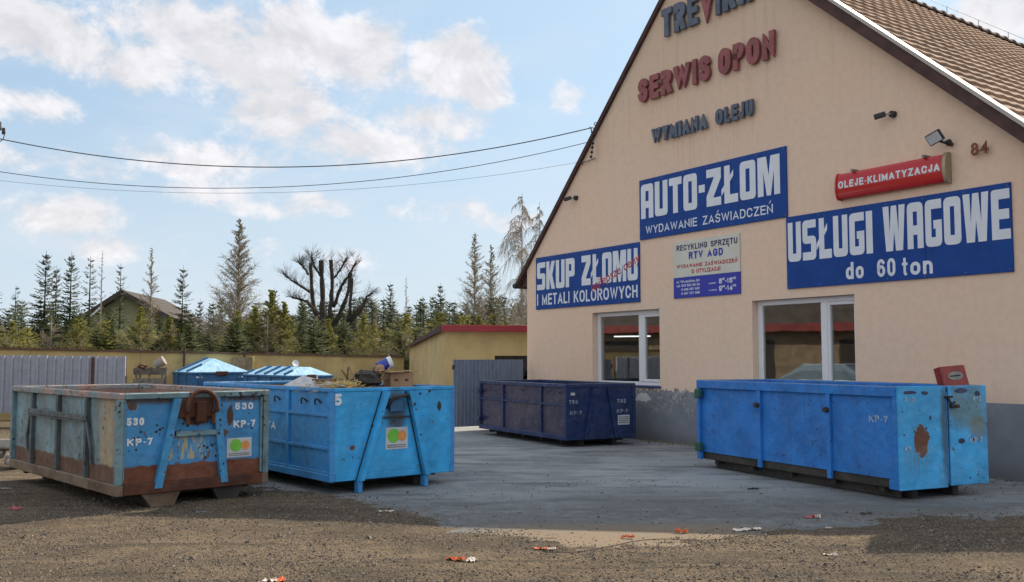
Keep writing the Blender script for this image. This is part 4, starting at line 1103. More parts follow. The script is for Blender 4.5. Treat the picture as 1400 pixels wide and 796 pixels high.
MB().prism([(1.2, 0, .0), (1.42, 0, .0), (1.5, 0, .162), (1.12, 0, .162)], (0, .05, 0), (0, .12, 0)).build('skid_toe', M_under, c1)
end_text('530', .115, .305, .915, .085, .05, c1); end_text('KP-7', .125, .405, .695, .08, .05, c1)
end_text('530', 1.38, 1.61, 1.045, .08, .05, c1); end_text('KP-7', 1.365, 1.64, .835, .085, .05, c1)
sticker(c1, 1.285, 1.60, .49, .715, .05)
# --- bright blue skip 5
c2 = skip('scrap_skip', 'bright blue skip marked 5, filled with scrap, slanted braces', (-2.2, 11.6), atan2(.63, .777), 1.85, 4.1, .15, 1.285,
     dict(end=M_c2, side=M_c2side, rail=M_c2side, top=M_c2side, bottom=M_c2side, inside=M_inside), [1.19, 2.4, 3.5], end_rec=.006, rt=.05, endtop=M_c2, endbot=M_c2)
for i, (tx, bx) in enumerate(((.76, .40), (1.113, 1.375))):
    MB().prism([(tx-.035, 0, 1.235), (tx+.035, 0, 1.235), (bx+.035, 0, .15), (bx-.035, 0, .15)], (0, -.085, 0), (0, .004, 0)).build('brace', M_c2, c2)
    MB().prism([(tx-.047, 0, 1.235), (tx-.036, 0, 1.235), (bx-.036, 0, .15), (bx-.047, 0, .15)], (0, -.012, 0), (0, .003, 0)).build('brace_shade_strip', M_under, c2)  # dark strip painting the shade along the brace's left edge
    MB().box((bx-.03, -.05, .0), (bx+.03, .06, .149), .008).build('leg', M_c2side, c2)
MB().tube([(.78, -.03, 1.02), (.82, -.08, 1.13), (.93, -.10, 1.17), (1.04, -.08, 1.18), (1.10, -.03, 1.16)], .022, 7).build('hook_loop', M_under, c2, smooth=True)
MB().box((.83, -.03, .97), (1.03, .004, 1.15), .01).build('hook_plate', M_c3, c2)
MB().box((.64, -.02, .90), (1.18, .002, .915)).build('cross_bar', M_under, c2)
for z in (.955, .55, .25): MB().box((.008, .07, z-.02), (.04, 4.03, z+.02), .004).build('side_rail', M_c2side, c2)
for y in (.35, .72, 1.5, 2.0, 2.8): loop(c2, 0, 0, .001, .001, 0, M_c2side) if False else MB().tube([(.03, y-.05, 1.10), (-.01, y-.045, 1.14), (-.01, y+.02, 1.15), (-.005, y+.05, 1.11), (.0, y+.04, 1.07)], .012, 5).build('tarp_hook', M_under, c2)
end_text('5', .04, .155, 1.075, .14, .001, c2, off=.05)
side_text('TA', 1.86, 1.60, .70, .105, .036, 'lettering', M_white, c2)
sticker(c2, .78, 1.11, .50, .775, -.0)
# --- navy skip by the wall
c6 = skip('scrap_skip', 'dark navy skip numbered 783 in front of the left window', (.994, 17.7), atan2(.47, .88), 1.58, 3.65, .13, 1.17,
     dict(end=M_c6, side=M_c6side, rail=M_c6, top=M_c6, bottom=M_c6, inside=M_c6), [.96, 2.55], end_rec=.02)
MB().box((.008, .07, .76), (.04, 3.58, .80), .004).build('side_rail', M_c6, c6)
a_frame(c6, 0, (.62, .95), (.42, 1.12), 1.095, .14, -.02, M_c6, .06)
end_text('783', .08, .27, .80, .075, .016, c6, mat=M_faintnavy); end_text('KP-7', .10, .36, .60, .07, .016, c6, mat=M_faintnavy)
end_text('783', 1.16, 1.36, .80, .075, .016, c6, mat=M_faintnavy); end_text('KP-7', 1.15, 1.40, .61, .07, .016, c6, mat=M_faintnavy)
st = MB().box((1.17, .014, .385), (1.44, .017, .57)).build('sticker', M_grey, c6)
mb = MB()
for k in range(4): mb.box((1.19, .012, .42+.035*k), (1.42, .0135, .435+.035*k))
mb.build('print', M_metal, st)
MB().box((.12, .014, .96), (.21, .017, 1.01)).build('sticker', M_grey, c6)
for z in (.95, .35): MB().box((-.07, 3.5, z-.05), (0.0, 3.62, z+.05), .01).build('hinge_lug', M_c6, c6)
for y in (.25, .7, 1.7): MB().tube([(.03, y, 1.0), (-.01, y, 1.03), (-.01, y-.05, 1.0)], .012, 5).build('tarp_hook', M_under, c6)
# --- light blue skip on the right
c5 = skip('scrap_skip', 'long cobalt skip beside the right wall with rust patch on its doors', (4.46, 11.1), atan2(.42, .907), 1.46, 3.9, .13, 1.318,
     dict(end=M_c5, side=M_c5side, rail=M_c5side, top=M_c5side, bottom=M_c1bot2, inside=M_c5side), [1.12, 2.46], rt=.12, rb=.11, door_end=True, rec=.05, bi=.07, ribz=.14)
MB().box((-.004, -.035, .125), (.765, -.003, 1.325), .006).build('door', M_c5, c5)
MB().box((.815, -.03, .14), (1.46, -.003, 1.322), .006).build('door', M_c5, c5)
MB().box((.765, .0, .13), (.815, .02, 1.29)).build('door_gap', M_under, c5)
MB().tube([(.775, -.025, .17), (.775, -.025, 1.25)], .012, 6).build('lock_rod', M_c5side, c5)
MB().box((.74, -.07, 1.18), (.85, -.03, 1.205), .005).box((.81, -.08, 1.06), (.95, -.036, 1.10), .008).tube([(.78, -.05, 1.18), (.83, -.06, 1.10), (.88, -.06, 1.13)], .014, 6).build('latch', M_under, c5)
end_text('813', .09, .25, 1.14, .06, -.039, c5, mat=M_faint); end_text('813', 1.22, 1.37, 1.13, .06, -.034, c5, mat=M_faint)
end_text('KP-7', 1.15, 1.37, .63, .07, -.034, c5, mat=M_faint); end_text('KP', .07, .17, .57, .06, -.039, c5, mat=M_faint)
side_text('KP-7', .47, .18, .885, .085, .044, 'lettering', M_faint, c5)
for y in (1.12, 2.46): MB().tube([(.004, y, 1.0), (-.05, y, 1.0)], .035, 8).build('tarp_hook', M_under, c5)
M_greenlug = plain('lug_green', (.02, .09, .06), .6)
for z in (1.12, .32): MB().box((-.07, 3.74, z-.07), (-.001, 3.86, z+.07), .012).build('hinge_lug', M_greenlug, c5)
MB().box((.20, .20, .0), (.27, 3.7, .128), .01).build('side_skid', M_c1bot2, c5); MB().box((.0, .0, .128), (.049, .14, .24), .004).build('corner_foot', M_c5side, c5); MB().box((.0, 3.80, .128), (.049, 3.9, .24), .004).build('corner_foot', M_c5side, c5)

# --- two lidded containers at the back wall
def lidded(label, loc, rz, W, L, ze, zr, ra, rb_, nr, tl=0.0, hip=True):
    t = thing('lidded_container', label, 'container', (*loc, 0), rz, 'lidded containers at the back wall')
    MB().box((0, 0, .12), (W, L, ze-.06), .01).build('body', M_c3, t)
    MB().box((-.03, -.03, ze-.06), (W+.03, L+.03, ze), .01).build('rim', M_c3, t)
    i = 0
    for y in (.3, L*.35, L*.65, L-.3): MB().box((-.035, y-.04, .14), (-.001, y+.04, ze-.061), .005).build('rib', M_c3, t)
    for x in (.3, W-.3): MB().box((x-.04, -.035, .14), (x+.04, -.001, ze-.061), .005).build('rib', M_c3, t)
    MB().box((.1, .1, 0), (W*.25, L-.1, .12)).box((W*.75, .1, 0), (W-.1, L-.1, .12)).build('skid', M_under, t)
    cx0, cx1 = W*.5-tl/2, W*.5+tl/2
    A = [(0, 0, ze+.002), (W, 0, ze+.002), (W, L, ze+.002), (0, L, ze+.002), (cx0, ra, zr), (cx1, ra, zr), (cx1, rb_, zr), (cx0, rb_, zr)]
    lid = MB().add(A, [(3, 2, 1, 0), (0, 1, 5, 4), (1, 2, 6, 5), (2, 3, 7, 6), (3, 0, 4, 7), (4, 5, 6, 7)]).build('lid', M_lid, t)
    for k in range(nr):
        y = ra*.5+(rb_+(L-rb_)*.5-ra*.5)*k/(nr-1) if nr > 1 else L/2
        def zy(y): return min(1, y/ra if y < ra else 1, (L-y)/(L-rb_) if y > rb_ else 1)
        f_ = zy(y); p = Vector((.0, y, ze+.03)); q = Vector((cx0*f_, min(max(y, ra), rb_) if False else y, ze+(zr-ze)*f_+.03))
        MB().bar(p, q, .07, .05, (0, 0, 1), .01).build('lid_rib', M_c3, lid)
    MB().box((W*.42, -.07, ze-.10), (W*.62, -.031, ze+.02), .01).build('latch', M_rust, t)
    for x in (.18, W-.35): MB().box((x, -.034, ze-.17), (x+.18, -.0305, ze-.13)).build('label_plate', M_white, t)
    return t
lidded('blue container with ridged pale lid, left one at the back wall', (-9.29, 27.5), atan2(.62, .785), 1.8, 2.7, 1.25, 1.65, .5, 2.3, 4)
l4 = lidded('low blue container with flat ribbed lid, right one at the back wall', (-6.02, 25.5), atan2(.61, .79), 1.35, 3.0, 1.19, 1.41, .35, 2.6, 5, .35)
MB().box((.5, -.036, 1.02), (.9, -.031, 1.16)).build('label_plate', M_white, l4)

# ------------------------------------------------------------------ scrap in the blue skip
random.seed(11)
def c2p(x, y, z):
    a = atan2(.63, .777); return Vector((-2.2+cos(a)*x-sin(a)*y, 11.6+sin(a)*x+cos(a)*y, z))
a2 = atan2(.63, .777)
# bed of loose waste
mb = MB(); nx_, ny_ = 26, 54
for j in range(ny_+1):
    for i in range(nx_+1):
        x = .07+1.71*i/nx_; y = .07+3.96*j/ny_
        z = .98+.22*(1-((x-.92)/.95)**2)+.10*mnoise.noise(Vector((x*3, y*3, 0)))+.05*mnoise.noise(Vector((x*10, y*10, 0)))+random.uniform(-.02, .02)
        z += .12*max(0, 1-((x-.8)**2+(y-.9)**2)/.5) - .18*max(0, (y-2.2)/2)
        mb.v.append((x, y, z))
for j in range(ny_):
    for i in range(nx_): a = j*(nx_+1)+i; mb.f.append((a, a+1, a+nx_+2, a+nx_+1))
tag(mb.build('waste_heap', M_fabricdark, loc=(-2.2, 11.6, 0), rz=a2), 'dark heap of mixed waste filling the bright blue skip', 'waste', kind='stuff')
mb = MB()
for i in range(700):
    x = random.uniform(.12, .86); y = random.uniform(.15, .85)+.3*x
    z = 1.22+.07*sin(x*4)+random.uniform(-.02, .05); L_ = random.uniform(.06, .28); an = random.uniform(0, pi); dz_ = random.uniform(-.04, .06)
    mb.bar((x, y, z), (x+cos(an)*L_, y+sin(an)*L_, z+dz_), .010, .006)
tag(mb.build('wood_shavings', M_straw, loc=(-2.2, 11.6, 0), rz=a2), 'yellow straw and split wood lying in the bright blue skip', 'straw', kind='stuff')
def single(name, mbx, mat, label, cat, loc=(-2.2, 11.6, 0), rz=a2, group=None):
    return tag(mbx.build(name, mat, loc=loc, rz=rz), label, cat, group)
single('wooden_board', MB().bar((.10, .55, 1.38), (1.02, 1.30, 1.35), .14, .022), M_wood, 'long light brown board lying over the straw in the blue skip', 'board')
single('wooden_board', MB().bar((.35, .25, 1.26), (.9, .8, 1.36), .05, .025), M_straw, 'short pale plank poking from the straw in the blue skip', 'board')
tarp = MB()
for (a, b, c_) in (((.05, .5, 1.28), (.35, .25, 1.30), (.1, .95, 1.42)), ((.35, .25, 1.30), (.42, .8, 1.30), (.1, .95, 1.42)), ((.05, .5, 1.28), (.1, .95, 1.42), (-.0, 1.3, 1.29))): tarp.prism([a, b, c_], (0, 0, 0), (0, 0, .006))
single('plastic_sheet', tarp, M_grey, 'grey white folded sheet peaking over the rim of the blue skip', 'sheet')
bk = thing('bucket', 'blue and white bucket tipped over on top of the scrap heap', 'bucket', c2p(1.33, .95, 1.56), a2)
R_ = Matrix.Rotation(radians(68), 4, 'Y') @ Matrix.Rotation(radians(18), 4, 'X')
def rot_mb(mbx, M): mbx.v = [tuple(M @ Vector(v)) for v in mbx.v]; return mbx
rot_mb(MB().tube([(0, 0, -.10), (0, 0, .05)], [.07, .085], 16), R_).build('body', M_bucket, bk)
rot_mb(MB().tube([(0, 0, .051), (0, 0, .11)], [.085, .09], 16), R_).build('rim', M_white, bk)
bx = thing('cardboard_box', 'brown cardboard box with dark hand holes on the scrap heap', 'box', c2p(1.30, .55, 1.25), a2-.15)
MB().box((-.15, -.12, 0), (.17, .14, .21), .004).build('carton', M_card, bx)
MB().box((-.10, -.124, .10), (-.05, -.1205, .125)).box((.05, -.124, .10), (.10, -.1205, .125)).build('hand_hole', M_dark, bx)
MB().bar((-.2, -.10, .215), (.22, -.02, .235), .2, .008).build('flap', M_card, bx)
def rag(loc, r, seed, mat, label, cat='rags', name='rag_bundle', sq=.6):
    random.seed(seed); mb = MB(); n, m_ = 10, 7
    for j in range(m_+1):
        for i in range(n):
            a = 2*pi*i/n; b = pi*j/m_; p = Vector((cos(a)*sin(b), sin(a)*sin(b), cos(b)))
            q = r*(1+.55*mnoise.noise(p*2.2+Vector((seed, 0, 0)))); mb.v.append((p.x*q, p.y*q, p.z*q*sq))
    for j in range(m_):
        for i in range(n): a = j*n+i; b = j*n+(i+1) % n; mb.f.append((a, b, b+n, a+n))
    o = mb.build(name, mat); o.location = loc; return tag(o, label, cat)
rag(c2p(.86, .62, 1.36), .20, 2, M_fabricdark, 'dark brown bundle of rags below the bucket')
rag(c2p(1.02, .55, 1.50), .07, 5, M_card, 'small tan crumpled bag in front of the bucket', 'bag', 'crumpled_bag', .9)
rag(c2p(1.22, .95, 1.46), .11, 8, M_fabricdark, 'dark scrap lump behind the cardboard box', 'scrap', 'scrap_lump')
rag(c2p(1.55, .6, 1.24), .12, 9, M_fabricdark, 'dark flat scrap at the right end of the blue skip', 'scrap', 'scrap_lump', .4)
mb = MB(); random.seed(5)
for i in range(14):
    p = Vector((random.uniform(.7, 1.25), random.uniform(.5, 1.1), 1.35)); an = random.uniform(0, 2*pi)
    mb.bar(p, p+Vector((cos(an)*.15, sin(an)*.15, random.uniform(.03, .2))), .02, .015)
mt = MB()
for i in range(26):
    p = Vector((random.uniform(.2, 1.7), random.uniform(.4, 3.0), random.uniform(1.10, 1.22))); pts_ = [p]
    for q in range(5): pts_.append(pts_[-1]+Vector((random.uniform(-.16, .16), random.uniform(-.16, .16), random.uniform(-.05, .07))))
    mt.tube(pts_, random.choice((.006, .010, .016)), 5)
tag(mt.build('tangled_metal', M_rust, loc=(-2.2, 11.6, 0), rz=a2), 'tangled rusty rods and pipes over the waste in the blue skip', 'scrap', kind='stuff')
tag(mb.build('broken_sticks', M_wood, loc=(-2.2, 11.6, 0), rz=a2), 'broken sticks poking out around the rag bundle', 'sticks', kind='stuff')
# red panel in the right-hand skip
rp_ = thing('red_cabinet', 'red metal cabinet lid leaning behind the rim of the cobalt skip', 'cabinet', (5.56, 11.85, 1.20), atan2(.30, .95))
Mr = Matrix.Rotation(radians(-4), 4, 'Y') @ Matrix.Rotation(radians(-14), 4, 'X')
MB().box((-.2, 0, 0), (.18, .12, .37), .006, Mr).build('casing', M_redbox, rp_)
mb = MB(); mb.v = [tuple(Mr @ Vector((-.0+cos(2*pi*i/24)*.115, -.004, .24+sin(2*pi*i/24)*.055))) for i in range(24)]; mb.f = [tuple(range(24))[::-1]]
mb.build('emblem', M_metal, rp_)
MB().box((-.085, -.008, .232), (.075, -.0045, .248), 0, Mr).build('emblem_bar', M_under, rp_)

# ------------------------------------------------------------------ yard wall, fence, gate, sheds
wa = Vector((-20.5, 21.3, 0)); wb = Vector((-3.75, 33.1, 0)); wd_ = (wb-wa); WL = wd_.length; wang = atan2(wd_.y, wd_.x)
yw = thing('yard_wall', 'ochre rendered boundary wall with brown coping behind the skips', 'wall', wa, wang)
def wtop(x): return 2.04-.018*x+0.10*0
n_ = 7
for i in range(n_):
    a = WL*i/n_; b = WL*(i+1)/n_
    MB().prism([(a+.003, 0, -.05), (b-.003, 0, -.05), (b-.003, 0, wtop(b)), (a+.003, 0, wtop(a))], (0, .0, 0), (0, .25, 0)).build('wall_bay', M_ochre, yw)
x = 0; random.seed(2)
while x < WL-.1:
    L_ = min(.5, WL-x); j = random.uniform(-.008, .01)
    MB().prism([(x+.004, 0, wtop(x)+.001), (x+L_-.004, 0, wtop(x+L_)+.001), (x+L_-.004, 0, wtop(x+L_)+.06+j), (x+.004, 0, wtop(x)+.06+j)], (0, -.05, 0), (0, .30, 0)).build('coping_stone', M_coping, yw); x += L_
def wallpt(px, off):
    k = (px-700)/1300; # solve along wall
    u = Vector((wd_.x, wd_.y, 0)).normalized(); n = Vector((-u.y, u.x, 0))
    o = wa-n*off; t = (k*o.y-o.x)/(u.x-k*u.y); return o+u*t
for px, nm in ((253, 'left'), (335.5, 'right')):
    p = wallpt(px, .12)
    tag(MB().tube([(0, 0, 0), (0, 0, 2.05)], .035, 8).build('fence_post', M_brown, loc=p), 'thin rusty post against the yard wall, %s' % ('behind the ridged lid' if nm == 'left' else 'beside the leaning plywood'), 'post', 'rusty posts at the yard wall')
p = wallpt(318, .2); q = wallpt(346, .2)
bd = thing('plywood_board', 'weathered plywood board leaning on the yard wall between the lidded containers', 'board', p, wang)
MB().box((0, 0, 0), ((q-p).length, .03, 1.68)).build('panel', M_wood, bd); MB().box(((q-p).length, -.02, 0), ((q-p).length+.06, .05, 1.72)).build('batten', M_straw, bd)
dsh = at(404, 497, 29.5)
dd = thing('white_dish', 'small white tilted dish beyond the flat ribbed lid', 'dish', (dsh.x, dsh.y, 0))
mb = MB(); Md = Matrix.Translation((0, 0, dsh.z)) @ Matrix.Rotation(radians(35), 4, 'Z') @ Matrix.Rotation(radians(70), 4, 'X')
for j in range(4):
    for i in range(14): r = .11*j/3; mb.v.append(tuple(Md @ Vector((cos(2*pi*i/14)*r, sin(2*pi*i/14)*r, r*r*1.2))))
for j in range(3):
    for i in range(14): a = j*14+i; b = j*14+(i+1) % 14; mb.f.append((a, b, b+14, a+14))
mb.build('reflector', M_signwhite, dd); MB().tube([(0, .06, 0), (0, .06, dsh.z)], .02, 6).build('mast', M_metal, dd)

def corrugated(Lx, z0, z1, pitch, depth=.045):
    mb = MB(); x = 0; prof = []
    while x < Lx-.001:
        for dx_, dy_ in ((0, 0), (.60, 0), (.68, -depth), (.92, -depth), (1.0, 0)):
            if x+dx_*pitch <= Lx: prof.append((x+dx_*pitch, dy_))
        x += pitch
    n = len(prof)
    mb.v = [(a, b, z0) for a, b in prof]+[(a, b, z1) for a, b in prof]
    mb.v += [(a, b+.004, z0) for a, b in prof]+[(a, b+.004, z1) for a, b in prof]
    for i in range(n-1):
        mb.f.append((i, i+1, n+i+1, n+i)); mb.f.append((2*n+i+1, 2*n+i, 3*n+i, 3*n+i+1)); mb.f.append((n+i, n+i+1, 3*n+i+1, 3*n+i))
    return mb
fa = Vector((-13.9, 23.35, 0)); fb = Vector((-9.83, 24.3, 0)); fang = atan2(fb.y-fa.y, fb.x-fa.x); FL = (fb-fa).length
fe = thing('sheet_metal_fence', 'pale grey trapezoidal sheet fence behind the rusty 530 skip', 'fence', fa, fang)
px_ = 0
for i, seg in enumerate((1.17, 1.17, 1.17)):
    corrugated(seg+.001, .30, 1.735-.012*i, .195).build('sheet', M_sheet2, fe).location = (px_, -.006*(i % 2), 0); px_ += seg
o = corrugated(FL-px_+.001, .30, 1.70, (FL-px_)/3).build('sheet', M_sheet2, fe); o.location = (px_, 0, 0)
for x in (.05, FL-.79, FL-.02): MB().box((x-.03, .01 if x != FL-.79 else -.05, 0), (x+.03, .07 if x != FL-.79 else -.028, 1.68)).build('post', M_rust, fe)
MB().box((.08, .012, .5), (FL-.06, .05, .55)).box((.08, .012, 1.4), (FL-.06, .05, 1.45)).build('cross_rail', M_metal, fe)
# pallet cage of scrap next to the fence
pc = thing('scrap_crate', 'weathered slatted crate of scrap beside the end of the pale fence', 'crate', (-9.66, 24.4, 0), .2)
for z in (.15, .42, .69, .96, 1.23):
    MB().box((0, 0, z), (.72, .02, z+.17), .003).build('slat', M_greywood, pc); MB().box((0, .6, z), (.72, .62, z+.17), .003).build('slat', M_greywood, pc)
    MB().box((-.02, .0, z), (0, .62, z+.17), .003).build('slat', M_greywood, pc)
for x, y in ((.02, .025), (.66, .025), (.02, .56), (.66, .56), (.34, .025)): MB().box((x, y, 0), (x+.05, y+.035, 1.42)).build('stake', M_greywood, pc)
rag((-9.42, 24.6, 1.38), .15, 21, M_greywood, 'grey lumpy sack on the slatted crate', 'sack', 'sack', .4)
tag(MB().tube([(-.12, 0, -.06), (.10, .02, .07)], [.10, .13], 14).build('small_drum', M_con, loc=(-9.1, 24.65, 1.53)), 'pale small drum tipped over on the right of the crate', 'drum')
rag((-9.5, 24.5, 1.44), .12, 27, M_rust, 'rust brown scrap piece at the left of the crate', 'scrap', 'scrap_lump')

# blue-grey gate at the house corner
ga = Vector((-1.31, 21.62, 0)); gb = Vector((.27, 22.78, 0)); gang = atan2(gb.y-ga.y, gb.x-ga.x); GLn = (gb-ga).length
gt = thing('yard_gate', 'blue grey sheet metal gate leaf open beside the workshop corner', 'gate', ga, gang)
corrugated(GLn, .10, 1.62, .105, .014).build('sheet', M_sheet, gt)
MB().box((0, .006, .10), (.05, .05, 1.62)).box((GLn-.05, .006, .10), (GLn, .05, 1.62)).box((.05, .007, 1.55), (GLn-.05, .05, 1.615)).box((.05, .007, .12), (GLn-.05, .05, .17)).build('frame', M_sheet, gt)
MB().box((-.03, -.02, 1.40), (0, .04, 1.50)).build('lug', M_dark, gt)
MB().box((GLn, -.02, 1.25), (GLn+.05, .04, 1.40)).build('hinge', M_dark, gt)

# yellow shed with red fascia
sh = thing('yellow_shed', 'low yellow shed with red roof edge behind the gate', 'shed', (-1.84, 26.0, 0), atan2(1.84, 8))
# local x along the front, y to the back
sa = atan2(1.84, 8); Lf = 5.4; Db = 8.0
zt_ = lambda y: 2.42-.052*y
MB().prism([(.35+1.05, 0, 1.72), (3.9, 0, 1.72), (3.9, 0, 2.42), (1.4, 0, 2.42)], (0, 0, 0), (0, .2, 0)).box((0, 0, -.05), (1.398, .2, 2.42)).box((3.902, 0, -.05), (Lf, .2, 2.42)).build('front_wall', M_ochre2, sh)
MB().prism([(0, .202, -.05), (0, Db, -.05), (0, Db, zt_(Db)), (0, .202, zt_(.2))], (0, 0, 0), (.2, 0, 0)).build('side_wall', M_ochre2, sh)
MB().prism([(Lf-.2, .202, -.05), (Lf-.2, Db, -.05), (Lf-.2, Db, zt_(Db)), (Lf-.2, .202, zt_(.2))], (0, 0, 0), (.2, 0, 0)).build('side_wall', M_ochre2, sh)
MB().box((.2, Db-.2, -.05), (Lf-.2, Db, zt_(Db)-.02)).build('back_wall', M_ochre2, sh)
MB().prism([(-.10, -.15, 2.44), (-.10, Db+.15, zt_(Db)+.012), (-.10, Db+.15, zt_(Db)+.06), (-.10, -.15, 2.49)], (0, 0, 0), (Lf+.2, 0, 0)).build('roof', M_redroof, sh)
MB().box((-.12, -.19, 2.38), (Lf+.12, -.152, 2.56), .006).build('fascia', M_redroof, sh)
MB().prism([(-.14, -.15, 2.38), (-.14, Db+.15, zt_(Db)-.0), (-.14, Db+.15, zt_(Db)+.07), (-.14, -.15, 2.54)], (0, 0, 0), (.035, 0, 0)).build('verge_board', M_brown, sh)
MB().box((1.4, .06, 1.30), (3.9, .12, 1.72)).build('opening_shade', M_under, sh)  # dark sheet standing for the shade inside the open doorway

# shed across the yard (seen mirrored in the windows)
s2_ = thing('storage_shed', 'long dark brick storage shed with red fascia across the yard, mirrored in the windows', 'shed', (-23, 12, 0), radians(90))
MB().box((0, 0, -.05), (24, 6, 2.85)).build('walls', M_brickdark, s2_)
MB().prism([(-.3, -.4, 2.9), (-.3, 6.4, 2.9), (-.3, 3, 5.4)], (0, 0, 0), (24.6, 0, 0)).build('roof', M_houseroof, s2_); MB().box((-.35, -.46, 2.86), (24.35, -.405, 3.22), .01).build('fascia', M_redfaded, s2_)
for x in (3, 9, 15): MB().box((x, -.02, 0), (x+3.2, -.002, 2.5)).build('door', M_under, s2_)
# parked car (seen mirrored in the right window)
car = thing('parked_car', 'pale blue hatchback parked left of the yard, mirrored in the right window', 'car', (-12.6, 17.2, 0), radians(100))
def shell(secs, n=None):
    mb = MB(); m_ = len(secs[0])
    for s_ in secs: mb.v += s_
    for j in range(len(secs)-1):
        for i in range(m_): a = j*m_+i; b = j*m_+(i+1) % m_; mb.f.append((a, b, b+m_, a+m_))
    mb.f.append(tuple(range(m_))[::-1]); mb.f.append(tuple((len(secs)-1)*m_+i for i in range(m_)))
    return mb
def csec(x, w_, zb, zt, r=.8):
    return [(x, -w_, zb), (x, -w_*1.0, zb+(zt-zb)*.6), (x, -w_*r, zt), (x, w_*r, zt), (x, w_, zb+(zt-zb)*.6), (x, w_, zb)]
M_carglass = plain('car_glass', (.16, .22, .28), .08, 0, .05, 2, bumps=0)
M_car = plain('car_paint', (.42, .50, .60), .25, .3, .03, 2, bumps=0)
shell([csec(-2.05, .7, .35, .72), csec(-1.95, .83, .25, .82), csec(-1.0, .86, .2, .93), csec(1.3, .86, .2, .95), csec(1.95, .83, .25, .88), csec(2.05, .72, .35, .7)]).build('body', M_car, car, smooth=False)
shell([csec(-1.05, .78, .93, .96, .95), csec(-.35, .72, .93, 1.42, .85), csec(1.1, .70, .93, 1.45, .85), csec(1.85, .74, .90, .98, .95)]).build('cabin', M_carglass, car)
MB().box((-.38, -.6, 1.42), (1.12, .6, 1.465), .02).build('roof_panel', M_car, car)
for x in (-1.3, 1.3):
    for y in (-.80, .80):
        wl = MB().tube([(x, y-.1, .31), (x, y+.1, .31)], .31, 20).build('wheel', M_dark, car); MB().tube([(x, y-.105, .31), (x, y+.105, .31)], .19, 12).build('rim', M_metal, wl)
for y in (-.6, .6): MB().box((-2.07, y-.14, .6), (-1.98, y+.14, .72), .02).build('headlight', M_grey, car)

# house beyond the wall
def cpx(px, D): return (px-700)/1300*D
hx = cpx(168, 62); hb = thing('distant_house', 'olive gabled house with dark roof behind the spruces', 'house', (hx, 62, 0), radians(6))
hh_ = 6.1; he = 3.1
hw = 5.6
MB().prism([(-hw*.72, 0, 0), (hw, 0, 0), (hw, 0, he), (0, 0, hh_-.25), (-hw*.72, 0, he+.35)], (0, 0, 0), (0, .3, 0)).build('gable_wall', M_housewall, hb)
MB().box((-hw*.72, .302, 0), (-hw*.72+.3, 10, he+.2)).box((hw-.3, .302, 0), (hw, 10, he-.1)).build('side_wall', M_housewall, hb)
for sgn, ex, ez in ((-1, -hw*.72-.5, he-.1), (1, hw+.6, he-.35)):
    n = Vector((-(ez-hh_)*1.0, 0, ex)); n = n if n.z > 0 else -n; n.normalize(); q = [Vector((0, -.6, hh_)), Vector((ex, -.6, ez)), Vector((ex, 10.5, ez)), Vector((0, 10.5, hh_))]
    MB().add(q+[p-n*.28 for p in q], [(0, 1, 2, 3), (7, 6, 5, 4), (0, 4, 5, 1), (1, 5, 6, 2), (2, 6, 7, 3), (3, 7, 4, 0)]).build('roof', M_houseroof, hb)
MB().bar((-2.6, -.68, 3.6), (-1.2, -.68, 4.95), .05, .12).build('brace_board', M_white, hb)
# rubble left of the 530 skip
random.seed(31)
rb_ = thing('rubble_heap', 'pale concrete rubble at the left picture edge behind the 530 skip', 'rubble', (-7.95, 14.6, 0))
for i in range(14):
    x, y = random.uniform(-.6, .45), random.uniform(-.4, .6); s_ = random.uniform(.08, .2); z = random.uniform(0, .12) + (0.12 if abs(x) < .2 else 0)
    MB().box((-s_, -s_*.7, -s_*.4), (s_, s_*.7, s_*.4), .02, Matrix.Translation((x, y, z+s_*.3)) @ Matrix.Rotation(random.uniform(0, 3), 4, 'Z') @ Matrix.Rotation(random.uniform(-.4, .4), 4, 'X')).build('stone', M_con, rb_)

# ------------------------------------------------------------------ trees
random.seed(5)
def spruce_meshes(seed, H=7.0, dens=1.3, sparse_top=0.5, rad=.19):
    rnd_ = random.Random(seed); tr = MB().tube([(0, 0, 0), (.02, .01, H*.5), (0, 0, H)], [.10, .05, .008], 6)
    cr = MB(); z = H*.04
    while z < H*.985:
        k = z/H; L_ = H*rad*(1-k)**.80+.10; nb = int((9 if k < .6 else 6)*dens)+1
        for b in range(nb):
            a = rnd_.uniform(0, 2*pi); L = L_*rnd_.uniform(.55, 1.15)
            up0 = rnd_.uniform(.05, .35)+(.35 if k > .7 else 0)
            p0 = Vector((0, 0, z+rnd_.uniform(-.1, .1))); dirh = Vector((cos(a), sin(a), 0)); side = Vector((-sin(a), cos(a), 0))
            mid = p0+dirh*L*.55+Vector((0, 0, L*.1*up0*4-.12*L*(1-k))); tip = p0+dirh*L+Vector((0, 0, L*up0-.22*L*(1-k)))
            tr.add([p0+side*.008, p0-side*.008, mid-side*.005, mid+side*.005], [(0, 1, 2, 3)])
            nn = int((7 if k < .6 else 5)*dens)+2
            for q in range(nn):
                t = (q+1)/nn; c = (p0.lerp(mid, t*2) if t < .5 else mid.lerp(tip, t*2-1))
                wv = L*.20*(1.15-t)+.05
                for sg in (-1, 1):
                    d1 = (dirh*.7+side*sg*rnd_.uniform(.6, 1.2)+Vector((0, 0, rnd_.uniform(-.6, .35)))).normalized()*wv*rnd_.uniform(.7, 1.4)
                    th_ = Vector((0, 0, 1)).cross(d1).normalized()*wv*.16+Vector((0, 0, .02))
                    cr.add([c, c+d1*.5+th_, c+d1, c+d1*.5-th_], [(0, 1, 2, 3)])
        z += .115+.10*k*H/7+(.12*k if k > sparse_top else 0)
    return tr, cr
def to_me(mb, name, mat):
    me = bpy.data.meshes.new(name); me.from_pydata([tuple(v) for v in mb.v], [], mb.f); me.materials.append(mat); me.update(); return me
sp_vars = []
